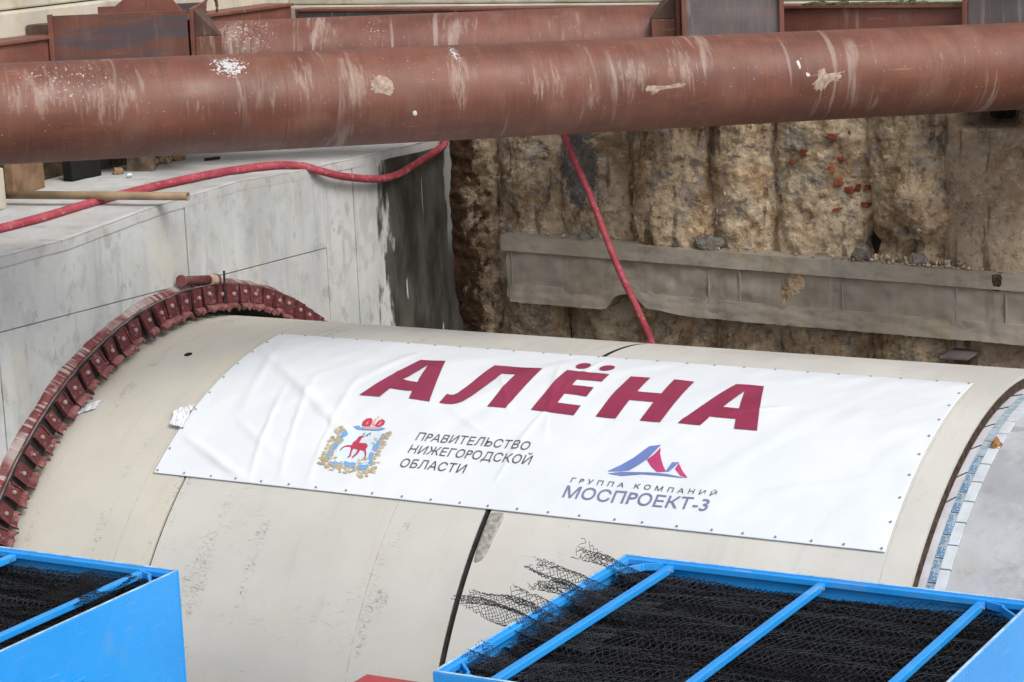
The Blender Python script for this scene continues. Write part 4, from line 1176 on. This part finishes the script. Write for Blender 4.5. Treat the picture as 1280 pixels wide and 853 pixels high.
# ================================================================== ENTRANCE SEAL RING
sr = empty('seal_ring', 'maroon steel entrance seal ring with bolted folding plates on the headwall', 'ring', (-0.1, 0, 4.0))
RO = (-0.1, 0, 4.0)
TA, TB_ = rad(-80), rad(80)
n = 200; vs = []; fs = []
prof = [(-0.135, 3.488), (-0.09, 3.478), (-0.045, 3.452), (-0.045, 3.40), (-0.135, 3.40)]
for x, r in prof:
    for k_ in range(n + 1):
        a = TA + (TB_ - TA) * k_ / n
        jag = 0.010 * noise.noise(Vector((a * 18, x * 5, 0))) + 0.008 * noise.noise(Vector((a * 60, x * 3, 2))) if r > 3.45 else 0
        if x < -.13: jag += 0.022 * noise.noise(Vector((a * 9, 7, 0)))
        vs.append(cyl(x, a, r + jag))
for j in range(len(prof) - 1):
    for k_ in range(n): fs.append((j * (n + 1) + k_, j * (n + 1) + k_ + 1, (j + 1) * (n + 1) + k_ + 1, (j + 1) * (n + 1) + k_))
MB().add(vs, fs).build('drum', 'drum', sr, off=RO)
shell(-0.05, -0.026, 3.445, 3.27, 200, TA, TB_).build('flange', 'ring', sr, off=RO)
shell(-0.025, -0.012, 3.44, 3.235, 200, TA, TB_).build('rubber_curtain', 'rubber', sr, off=RO)
pts = [cyl(-0.02 + 0.006 * noise.noise(Vector((i * .3, 0, 0))), rad(62) - rad(104) * i / 150, 3.444 + 0.008 * noise.noise(Vector((i * 0.21, 4, 0)))) for i in range(151)]
MB().tube(pts, 0.008, 8).build('edge_cable', 'grey_strip', sr, True, off=RO)
pts = [cyl(-0.012 + 0.008 * noise.noise(Vector((i * .2, 2, 0))), rad(60) - rad(50) * i / 90, 3.436 + 0.012 * noise.noise(Vector((i * 0.17, 9, 0)))) for i in range(91)]
MB().tube(pts, 0.009, 8).build('edge_cable', 'rubber', sr, True, off=RO)
# one plate with its clamp lip and bolt, then copies
w_ = 0.066
plate_me = MB().box((0, -w_, -0.085), (0.022, w_, 0.072)).mesh('plate')
rimb = MB()
rimb.box((0.0225, -w_, -0.08), (0.034, -w_ + 0.014, 0.070)).box((0.0225, w_ - 0.014, -0.08), (0.034, w_, 0.070))
plate2 = MB().box((-0.005, -w_, -0.085), (0.022, w_, 0.072)); plate2.add(rimb.v, rimb.f)
lips = []
for q in range(4):
    mb = MB(); nn = 7; vs = []
    for i in range(nn):
        t = -1 + 2 * i / (nn - 1)
        jx = random.uniform(-.016, .014); jz_ = random.uniform(-.024, .018)
        vs += [(0.004, t * w_ * 0.95, -0.085), (0.036 + jx, t * w_ * 1.03, -0.098 + jz_ * .5), (0.058 + jx, t * w_ * 1.05, -0.128 + jz_), (0.040 + jx, t * w_ * 1.0, -0.150 + jz_), (0.012, t * w_ * 0.96, -0.122 + jz_)]
    fs = []
    for i in range(nn - 1):
        for j in range(5): fs.append((i * 5 + j, i * 5 + (j + 1) % 5, (i + 1) * 5 + (j + 1) % 5, (i + 1) * 5 + j))
    fs += [(0, 1, 2, 3, 4), tuple((nn - 1) * 5 + j for j in (4, 3, 2, 1, 0))]
    lips.append(mb.add(vs, fs).mesh('clamp_lip'))
b6 = MB(); N = 8
vs = []
for r, x in ((0.019, 0.022), (0.019, 0.034), (0.014, 0.041), (0.005, 0.044)):
    vs += [(x, r * math.cos(2 * math.pi * q / N), r * math.sin(2 * math.pi * q / N)) for q in range(N)]
fs = [(j * N + q, j * N + (q + 1) % N, (j + 1) * N + (q + 1) % N, (j + 1) * N + q) for j in range(3) for q in range(N)] + [tuple(3 * N + q for q in range(N))]
bolt_me = b6.add(vs, fs).mesh('bolt')
pm = [plate_me, plate2.mesh('plate')]
for i in range(39):
    deg = 56.6 - 3.02 * i
    a = rad(deg)
    pl = link('plate', pm[1 if i % 5 in (1, 3) else 0], 'ring', sr)
    c = Vector(cyl(0.0, a, 3.365)) - Vector(RO)
    pl.location = c + Vector((random.uniform(0, .008), 0, 0))
    pl.rotation_euler = (a + random.uniform(-.09, .09), random.uniform(-.32, .0), random.uniform(-.20, .16))
    if random.random() < .15: pl.scale = (1, .72, .9)
    lp = link('clamp_lip', lips[i % 4], 'ring_dusty', pl)
    bt_ = link('bolt', bolt_me, 'bolt', pl, smooth=False)
    bt_.location = (0, random.uniform(-.012, .012), random.uniform(-.012, .012))
st = MB().box((0.045, -0.012, -0.13), (0.052, 0.012, 0.16)).build('strap', 'rubber', sr)
st.location = Vector(cyl(0.0, rad(-7), 3.40)) - Vector(RO); st.rotation_euler = (rad(-7), -.05, 0)
# stub pipe lying on the ring
pst = empty('pipe_stub', 'short maroon pipe stub with end flanges lying on top of the seal ring', 'pipe', (-0.03, 0.17, 7.475))
MB().tube([(0, -.25, .055), (0, 0.0, .02), (0, .22, -.015)], [.040, .040, .042], 20).build('tube', 'ring', pst, True)
MB().tube([(0, -.272, .058), (0, -.25, .055)], .054, 20).build('flange', 'ring_dusty', pst)
MB().tube([(0, .12, -.004), (0, .22, -.016)], .048, 20).build('socket', 'mortar', pst)
MB().tube([(0, .22, -.016), (0, .245, -.020)], .053, 20).build('flange', 'ring_dusty', pst)

# ================================================================== THINGS ON THE LEDGE
hose = [(-.95, -2.4, 8.142), (-.90, -1.539, 8.143), (-.901, -1.34, 8.151), (-.777, -.873, 8.191), (-.72, -.519, 8.222), (-.65, -.058, 8.253), (-.609, .456, 8.268), (-.537, .952, 8.279), (-.53, 1.52, 8.263), (-.42, 1.90, 8.252),
        (-.18, 2.02, 8.24), (-.04, 2.16, 8.175), (-.02, 2.512, 8.076), (-.02, 3.069, 7.976), (-.02, 3.435, 7.964), (-.02, 3.818, 8.024), (-.02, 4.213, 8.10), (-.02, 4.40, 8.17), (-.03, 4.50, 8.45), (-.05, 4.52, 8.80)]
o = MB().tube(spline(hose, 8), 0.037, 14).build('red_hose', 'hose', None, True)
tag(o, 'red hose lying along the headwall ledge and looping up to the wall corner', 'hose')
o = MB().tube(spline([(1.10, 4.62, 8.75), (1.34, 4.42, 8.26), (1.72, 4.2, 7.69), (2.09, 3.98, 7.08), (2.45, 3.72, 6.66), (2.72, 3.46, 6.38), (2.9, 3.34, 6.0), (2.95, 3.30, 5.4)], 8), 0.033, 14).build('red_hose', 'hose', None, True)
tag(o, 'straight red hose hanging down the earth wall behind the shield crown', 'hose')
# beige tube, open at the end
A, B = Vector((-1.571, -0.464, 8.285)), Vector((0.20, -0.216, 8.292))
mb = MB(); N = 20; vs = []; t = (B - A).normalized(); a_ = t.cross(Vector((0, 0, 1))).normalized(); b_ = a_.cross(t)
for p, r in ((A, .036), (B, .036), (B, .029), (B - t * 0.3, .029)):
    vs += [p + (a_ * math.cos(2 * math.pi * q / N) + b_ * math.sin(2 * math.pi * q / N)) * r for q in range(N)]
fs = [(j * N + q, j * N + (q + 1) % N, (j + 1) * N + (q + 1) % N, (j + 1) * N + q) for j in range(3) for q in range(N)] + [tuple(range(N)), tuple(3 * N + q for q in range(N))]
tag(mb.add(vs, fs).build('tube', 'rod', None, True), 'thin beige tube lying across the red hose on the ledge', 'tube')
for (x, y, s_, rz, nm, mt, lab) in [(-1.60, 1.48, (.24, .12, .15), .3, 'timber_block', 'wood', 'old timber block sitting at the back of the ledge under the large pipe'),
                                   (-1.80, 0.06, (.09, .62, .36), .25, 'board', 'wood_b', 'brown board leaning at the back left of the ledge'),
                                   (-1.56, -0.62, (.13, .10, .36), .1, 'concrete_post', 'cap', 'pale concrete post stub at the left end of the ledge beside the beige tube'),
                                   (-1.80, 0.86, (.10, .40, .30), -.1, 'board', 'black', 'dark sheet leaning between the brown board and the timber block')]:
    mb = MB().box((-s_[0] / 2, -s_[1] / 2, 0), (s_[0] / 2, s_[1] / 2, s_[2]))
    mb.v = [(p[0] + random.uniform(-.01, .01), p[1] + random.uniform(-.01, .01), p[2] + random.uniform(-.01, .01) * (p[2] > 0)) for p in mb.v]
    o = mb.build(nm, mt, None, bevel=.008)
    o.location = (x, y, ztop(y) + 0.003); o.rotation_euler = (0, 0, rz)
    tag(o, lab, nm.replace('_', ' ').split()[-1])
for i, (x, y, s_) in enumerate([(-1.76, 1.80, .09), (-1.77, 2.06, .07), (-1.82, 2.32, .08), (-1.66, 1.2, .05)]):
    o = rock('stone', 'soil', (x, y, ztop(y) + s_ * .45), (s_, s_ * 1.1, s_ * .8), seed=i + 11, sub=3)
    tag(o, ['lump of earth just right of the timber block on the ledge', 'middle lump of earth of the row at the back of the ledge', 'rightmost lump of earth at the back of the ledge', 'small lump of earth left of the timber block on the ledge'][i], 'stone', 'earth lumps on the ledge')
o = MB().tube([(-1.49, 2.32, 8.228), (-1.42, 2.47, 8.228)], .014, 8).build('stick', 'black', None); tag(o, 'short black stick lying on the pale ledge under the pipe', 'stick')
o = rock('white_scrap', 'paper', (-1.363, .99, ztop(.99) + .022), (.028, .035, .022), seed=4, sub=2); tag(o, 'tiny white scrap lying on the ledge in front of the timber block', 'scrap')

# ================================================================== BLUE BINS OF BLACK NETTING
RIM = 6.50; FLOOR = 5.25
def bin_(label, x0, x1, y0, y1, bars):
    b = empty('blue_bin', label, 'bin', ((x0 + x1) / 2, (y0 + y1) / 2, FLOOR), 'blue netting bins')
    ox, oy, oz = b.location
    def add(mb, name, mt='blue', bev=.006): return mb.build(name, mt, b, bevel=bev, off=(ox, oy, oz))
    t = 0.022
    add(MB().box((x0, y1 - t, FLOOR + .02), (x1, y1, RIM)), 'side_wall')
    add(MB().box((x0, y0, FLOOR + .02), (x1, y0 + t, RIM)), 'side_wall')
    add(MB().box((x0, y0 + t, FLOOR + .02), (x0 + t, y1 - t, RIM)), 'side_wall')
    add(MB().box((x1 - t, y0 + t, FLOOR + .02), (x1, y1 - t, RIM)), 'side_wall')
    add(MB().box((x0, y0, FLOOR), (x1, y1, FLOOR + .019)), 'base')
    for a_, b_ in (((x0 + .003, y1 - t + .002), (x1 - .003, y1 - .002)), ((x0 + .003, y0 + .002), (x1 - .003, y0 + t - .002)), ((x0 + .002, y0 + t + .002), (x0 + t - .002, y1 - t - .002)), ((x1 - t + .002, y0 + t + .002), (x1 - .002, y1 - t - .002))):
        add(MB().box((*a_, RIM + .0006), (*b_, RIM + .006)), 'highlight_strip', 'blue_highlight', .002)  # thin strips added on the wall tops to carry the painted highlight
    w = 0.055
    add(MB().box((x0 + t, y1 - w, RIM - .05), (x1 - t, y1 - t - .001, RIM - .006)), 'rim')
    add(MB().box((x0 + t, y0 + t + .001, RIM - .05), (x1 - t, y0 + w * .6, RIM - .006)), 'rim')
    add(MB().box((x0 + t + .001, y0 + w * .6 + .001, RIM - .05), (x0 + w, y1 - w - .001, RIM - .006)), 'rim')
    add(MB().box((x1 - w * .6, y0 + w * .6 + .001, RIM - .05), (x1 - t - .001, y1 - w - .001, RIM - .006)), 'rim')
    for cx, cy, sx, sy in ((x0 + w, y1 - w, 1, -1), (x1 - w * .6, y1 - w, -1, -1), (x0 + w, y0 + w * .6, 1, 1), (x1 - w * .6, y0 + w * .6, -1, 1)):
        L = 0.23
        pts = [(cx + sx * L * 1.05, cy), (cx + sx * L * .55, cy + sy * .045), (cx + sx * .12, cy + sy * .075), (cx, cy + sy * L * .9)]
        mb = MB()
        for (xa, ya), (xb, yb) in zip(pts[:-1], pts[1:]):
            d = Vector((xb - xa, yb - ya, 0)).normalized(); nrm = Vector((-d.y, d.x, 0)) * 0.008
            mb.hexa([(xa - nrm.x, ya - nrm.y, RIM - .06), (xb - nrm.x, yb - nrm.y, RIM - .06), (xb + nrm.x, yb + nrm.y, RIM - .06), (xa + nrm.x, ya + nrm.y, RIM - .06),
                     (xa - nrm.x, ya - nrm.y, RIM - .012), (xb - nrm.x, yb - nrm.y, RIM - .012), (xb + nrm.x, yb + nrm.y, RIM - .012), (xa + nrm.x, ya + nrm.y, RIM - .012)])
        add(mb, 'corner_brace', bev=.002)
    for bx in bars:
        add(MB().box((bx - .026, y0 + w * .6 + .002, RIM - .062), (bx + .026, y1 - w - .002, RIM - .018)), 'cross_bar')
        o = MB().tube([(bx + .026, y1 - w - .06, RIM - .04), (bx + .036, y1 - w - .06, RIM - .04)], .012, 8)
        add(o, 'bolt', 'steel', 0)
    return b
binR = bin_('open blue steel bin with black netting spilling over its left rim', 5.592, 8.325, -5.385, -2.93, (5.945, 6.985, 8.015))
binL = bin_('open blue steel bin of black netting at the lower left corner', 0.27, 3.01, -6.75, -4.31, (0.60, 1.65, 2.735))
o = MB().box((3.018, -6.03, 6.09), (3.030, -5.35, 6.115)).build('handle_bar', 'blue', binL, off=tuple(binL.location), bevel=.004)

def sines(x, y, seed, comps):
    rg = np.random.default_rng(seed); h = np.zeros_like(x)
    for amp, wx, wy in comps:
        for _ in range(4):
            a, b, p = rg.normal(0, 1) * wx, rg.normal(0, 1) * wy + wy * .8, rg.uniform(0, 6.28)
            h += amp * .5 * np.sin(a * x + b * y + p)
    return h
def net_mesh(name, fn, nu, nv, r, jit=0.004, drop=0.0, fray=0.0):
    """diamond net: strands as three-sided bars between staggered knots; fn maps (u,v) in 0..1 to points"""
    I, J = np.meshgrid(np.arange(nu + 1), np.arange(nv + 1), indexing='ij')
    U = (I + 0.5 * (J % 2)) / (nu + 0.5); V = J / nv
    P = fn(U, V)
    P = P + RNG.normal(0, jit, P.shape) * np.array([1, 1, .6])
    e0, e1 = [], []; vv = []
    for j in range(nv):
        i = np.arange(nu + 1)
        e0.append(P[i, j]); e1.append(P[i, j + 1]); vv.append(np.full(nu + 1, j / nv))
        vv.append(np.full(nu, j / nv))
        if j % 2 == 0: e0.append(P[1:, j]); e1.append(P[:-1, j + 1])
        else: e0.append(P[:-1, j]); e1.append(P[1:, j + 1])
    a = np.concatenate(e0); b = np.concatenate(e1)
    d = b - a; L = np.linalg.norm(d, axis=1, keepdims=True); keep = L[:, 0] < 0.25
    vv = np.concatenate(vv); keep &= RNG.random(len(a)) > drop + fray * np.clip((vv - .72) / .28, 0, 1)
    a, b, d, L = a[keep], b[keep], d[keep], L[keep]
    d /= np.maximum(L, 1e-6)
    s = np.cross(d, np.array([0.1, 0.2, 1.0])); s /= np.maximum(np.linalg.norm(s, axis=1, keepdims=True), 1e-6); t = np.cross(s, d)
    vs = []
    for k_ in range(3):
        an = 2 * math.pi * k_ / 3 + .5; o_ = (s * math.cos(an) + t * math.sin(an)) * r
        vs += [a + o_, b + o_]
    n_ = len(a); VV = np.stack(vs, 1).reshape(-1, 3); base = np.arange(n_) * 6
    F = np.stack([np.stack([base + 2 * k_, base + 2 * k_ + 1, base + (2 * k_ + 3) % 6, base + (2 * k_ + 2) % 6], 1) for k_ in range(3)], 1).reshape(-1, 4)
    me = bpy.data.meshes.new(name)
    me.vertices.add(len(VV)); me.vertices.foreach_set('co', VV.ravel())
    me.loops.add(F.size); me.loops.foreach_set('vertex_index', F.ravel().astype(np.int32))
    me.polygons.add(len(F)); me.polygons.foreach_set('loop_start', np.arange(0, F.size, 4, dtype=np.int32)); me.polygons.foreach_set('loop_total', np.full(len(F), 4, dtype=np.int32))
    me.update(); me.validate()
    return me
def netting(label, x0, x1, y0, y1, seed, layers=4):
    e = empty('black_netting', label, 'netting', ((x0 + x1) / 2, (y0 + y1) / 2, FLOOR + .3), 'heaps of black netting')
    m0, m1, n0, n1 = x0 + .03, x1 - .03, y0 + .03, y1 - .03
    loc = np.array(e.location)
    for q in range(layers):
        def fn(U, V, q=q):
            ws = 0.02
            x = m0 + (m1 - m0) * U + ws * np.sin(V * 23 + q) * .6
            y = n0 + (n1 - n0) * V
            fold = sines(x, y, seed + q, [(.022, 1.2, 9), (.016, 3, 26), (.010, 7, 55)])
            y = y + sines(x, y, seed + 30 + q, [(.030, 1.5, 18)])
            z = RIM - .105 - .020 * q + fold
            ed = np.minimum.reduce([(x - m0), (m1 - x), (y - n0), (n1 - y)])
            z = np.minimum(z, RIM - .066) + np.clip(.09 - ed, 0, .09) * .15
            z = np.where((ed < .1), np.minimum(z, RIM - .07), z)
            x = np.clip(x, m0, m1); y = np.clip(y, n0, n1)
            return np.stack([x, y, z], -1) - loc
        me = net_mesh('net_layer', fn, 56 if q == 0 else 74, 112 if q == 0 else 200, .0024 if q == 0 else .0036)
        link('net_layer', me, 'net_top' if q == 0 else 'net', e)
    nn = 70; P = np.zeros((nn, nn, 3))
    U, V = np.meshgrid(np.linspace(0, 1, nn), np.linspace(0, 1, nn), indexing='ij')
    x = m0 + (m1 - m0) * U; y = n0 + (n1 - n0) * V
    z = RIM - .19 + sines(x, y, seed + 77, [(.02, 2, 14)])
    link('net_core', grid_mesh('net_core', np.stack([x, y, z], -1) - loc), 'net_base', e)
    return e
nR = netting('heap of black plastic netting filling the bin on the right, edges spilling left', 5.60, 8.31, -5.38, -2.94, 5)
nL = netting('heap of black plastic netting filling the bin at lower left', 0.28, 3.0, -6.74, -4.32, 21)
# torn ends hanging over the left rim
for i, (yb_, tipx, tipz, wd, ln) in enumerate([(-4.36, -.40, .09, .40, 13), (-4.18, -.20, .12, .24, 9), (-3.62, -.30, .11, .30, 11), (-3.80, -.20, .03, .24, 9), (-3.20, -.24, .11, .22, 9), (-4.95, .02, .03, .34, 9)]):
    def fn(U, V, yb_=yb_, tipx=tipx, tipz=tipz, wd=wd, i=i):
        root = 6.15
        tt = V
        x = root + (5.592 + tipx - root) * tt + .012 * np.sin(U * 9 + i)
        y = yb_ + (U - .5) * wd * (1 - .25 * tt) + .05 * tt * math.sin(i * 2.1)
        on = np.clip((root - x) / (root - 5.592), 0, 1)
        z = RIM - .085 + on ** 3 * .105 + np.clip((5.60 - x) / .42, 0, 1) * tipz + .022 * np.sin(U * 10 + tt * 6 + i) * (0.4 + on) + .03 * np.sin(tt * 9 + U * 3 + i * 2) * np.clip((5.60 - x) / .3, 0, 1)
        return np.stack([x, y, z], -1) - np.array(nR.location)
    me = net_mesh('net_end', fn, max(7, int(wd / .026)), ln * 6, .0021, .003, .02, .55)
    link('net_end', me, 'net_top', nR)
def fnb(U, V):
    x = 2.50 + U * .40 - V * .12; y = -5.15 + V * .62 + U * .08
    z = RIM - .008 + .014 * np.sin(U * 8 + V * 7) - .05 * np.abs(U - .45)
    return np.stack([x, y, z], -1) - np.array(nL.location)
link('net_end', net_mesh('net_end', fnb, 13, 46, .0023), 'net', nL)

# red steel box between the bins
rb = empty('red_box', 'red painted steel box top just showing between the two blue bins', 'box', (4.75, -4.6, FLOOR))
MB().box((-.42, -.40, 0), (.42, .46, .60)).build('body', 'red_paint', rb, bevel=.01)
MB().box((-.44, -.42, .602), (.44, .48, .65)).build('lid', 'red_paint', rb, bevel=.008)
for sx in (-.25, .25): MB().box((sx - .03, -.44, .50), (sx + .03, -.421, .63)).build('latch', 'steel', rb, bevel=.003)

# ------------------------------------------------------------------ render settings
scn.render.engine = 'CYCLES'
scn.cycles.max_bounces = 5
scn.render.film_transparent = False
